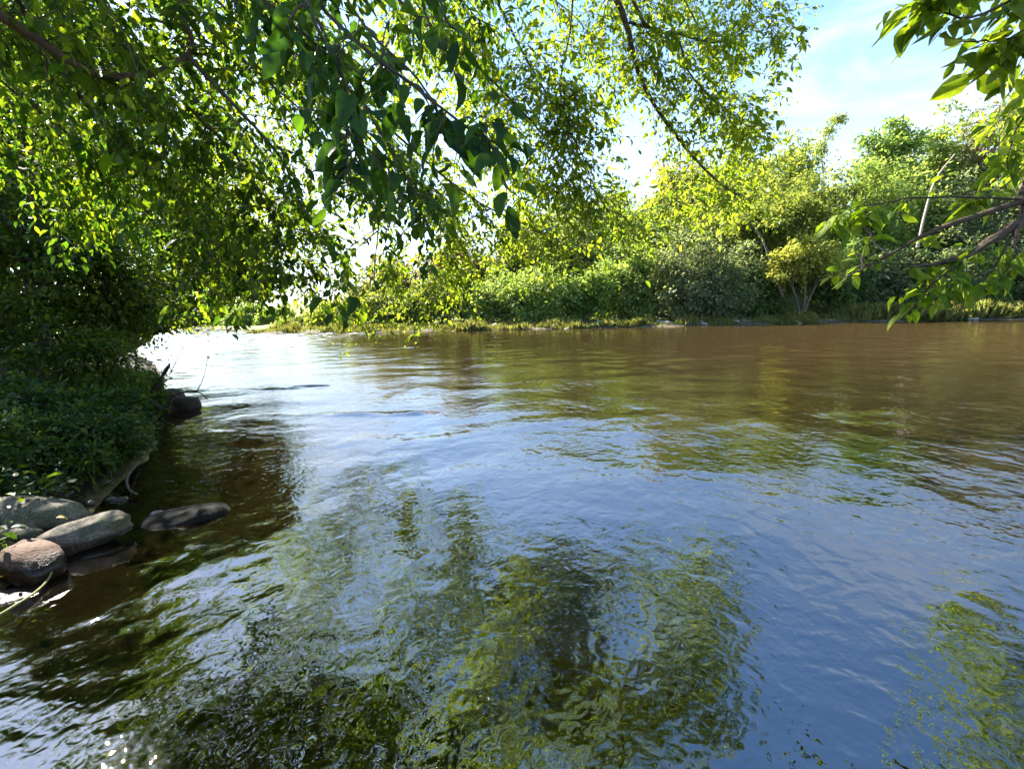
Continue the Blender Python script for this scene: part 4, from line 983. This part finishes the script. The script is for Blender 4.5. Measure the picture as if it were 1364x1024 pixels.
ba = np.stack([gx_, gy_, gz_ - 0.02], 1)
for rep in range(3):
    o_ = rng.normal(size=ba.shape) * np.array([0.12, 0.12, 0])
    leaves(ga, ba + o_, np.array([0, 0, 1.0]) + rng.normal(size=ba.shape) * 0.3, rng.normal(size=ba.shape) * np.array([1, 1, 0.1]), hgt, 0.09 + 0.06 * rng.random(len(hgt)), FAR)
tag(ga.build('grass', M['grass']), 'pale tall grass along the far bank', 'grass', kind='stuff')

# ------------------------------------------------------------------ sky and sun
SUN_EL, SUN_AZ = 40.0, -46.0     # azimuth from the view direction, negative = left
S = Vector((math.sin(R(SUN_AZ)) * math.cos(R(SUN_EL)), math.cos(R(SUN_AZ)) * math.cos(R(SUN_EL)), math.sin(R(SUN_EL))))
sd = bpy.data.lights.new('sun', 'SUN'); sd.energy = 5.0; sd.angle = R(0.5); sd.color = (1.0, 0.95, 0.86)
so = bpy.data.objects.new('sun', sd); COL.objects.link(so)
so.rotation_euler = S.to_track_quat('Z', 'Y').to_euler(); so.location = S * 60
w = bpy.data.worlds.new('World'); scene.world = w; w.use_nodes = True
nt = w.node_tree; nt.nodes.clear()
out = nd(nt, 'ShaderNodeOutputWorld'); bg = nd(nt, 'ShaderNodeBackground', i_Strength=0.085)
sky = nd(nt, 'ShaderNodeTexSky', sky_type='NISHITA', sun_disc=False, sun_elevation=R(SUN_EL), sun_rotation=R(SUN_AZ), air_density=1.0, dust_density=0.35, ozone_density=2.4, altitude=300)
tc = nd(nt, 'ShaderNodeTexCoord')
def lobe(px, py, k0, k1):
    d = cam_rot @ Vector(((px - W0 / 2) / F0, -(py - H0 / 2) / F0, -1)); d.normalize()
    dp = nd(nt, 'ShaderNodeVectorMath', operation='DOT_PRODUCT'); dp.inputs[1].default_value = d
    nt.links.new(tc.outputs['Generated'], dp.inputs[0])
    mr = nd(nt, 'ShaderNodeMapRange', interpolation_type='SMOOTHSTEP', i_1=math.cos(R(k0)), i_2=math.cos(R(k1)))
    nt.links.new(dp.outputs['Value'], mr.inputs[0]); return mr.outputs[0]
mpn = nd(nt, 'ShaderNodeMapping'); mpn.inputs['Scale'].default_value = (1.0, 1.0, 2.6); mpn.inputs['Rotation'].default_value = (0.1, 0.25, 0)
nt.links.new(tc.outputs['Generated'], mpn.inputs['Vector'])
cn = nd(nt, 'ShaderNodeTexNoise', i_Scale=4.5, i_Detail=8.0, i_Roughness=0.62, i_Distortion=0.5); nt.links.new(mpn.outputs[0], cn.inputs['Vector'])
def mul(a, b):
    n = nd(nt, 'ShaderNodeMath', operation='MULTIPLY')
    for s_, v_ in zip(n.inputs, (a, b)):
        if isinstance(v_, (int, float)): s_.default_value = v_
        else: nt.links.new(v_, s_)
    return n.outputs[0]
def mx(a, b):
    n = nd(nt, 'ShaderNodeMath', operation='MAXIMUM'); nt.links.new(a, n.inputs[0]); nt.links.new(b, n.inputs[1]); return n.outputs[0]
puff = ramp(nt, cn.outputs['Fac'], [(0.36, 0.0), (0.62, 1.0)]).outputs[0]
wisp = ramp(nt, cn.outputs['Fac'], [(0.42, 0.0), (0.75, 0.6)]).outputs[0]
bank = mul(puff, lobe(380, 340, 15, 5))
c2 = mul(mul(wisp, lobe(1190, 85, 12, 2)), 1.3)
c3 = mul(mul(wisp, lobe(1210, 185, 4.5, 1.0)), 1.2)
cl = mx(mx(bank, c2), c3)
hs = nd(nt, 'ShaderNodeHueSaturation')
sz_ = nd(nt, 'ShaderNodeSeparateXYZ'); nt.links.new(tc.outputs['Generated'], sz_.inputs[0])
ms = nd(nt, 'ShaderNodeMapRange', i_1=0.25, i_2=0.6, i_3=0.9, i_4=1.14); nt.links.new(sz_.outputs[2], ms.inputs[0]); nt.links.new(ms.outputs[0], hs.inputs['Saturation'])
nt.links.new(sky.outputs[0], hs.inputs['Color'])
cc = mixc(nt, cl, hs.outputs[0], (3.6, 3.7, 3.9))
nt.links.new(cc, bg.inputs['Color']); nt.links.new(bg.outputs[0], out.inputs[0])

# ------------------------------------------------------------------ render settings
scene.view_settings.view_transform = 'Standard'; scene.view_settings.look = 'None'
scene.view_settings.exposure = 2.4; scene.view_settings.gamma = 1.0
cy = scene.cycles
cy.max_bounces = 7; cy.diffuse_bounces = 3; cy.glossy_bounces = 3; cy.transmission_bounces = 4; cy.transparent_max_bounces = 6
cy.caustics_reflective = False; cy.caustics_refractive = False
cy.sample_clamp_indirect = 6.0
cy.use_denoising = True
try:
    cy.denoiser = 'OPENIMAGEDENOISE'; cy.denoising_prefilter = 'ACCURATE'
except Exception: pass
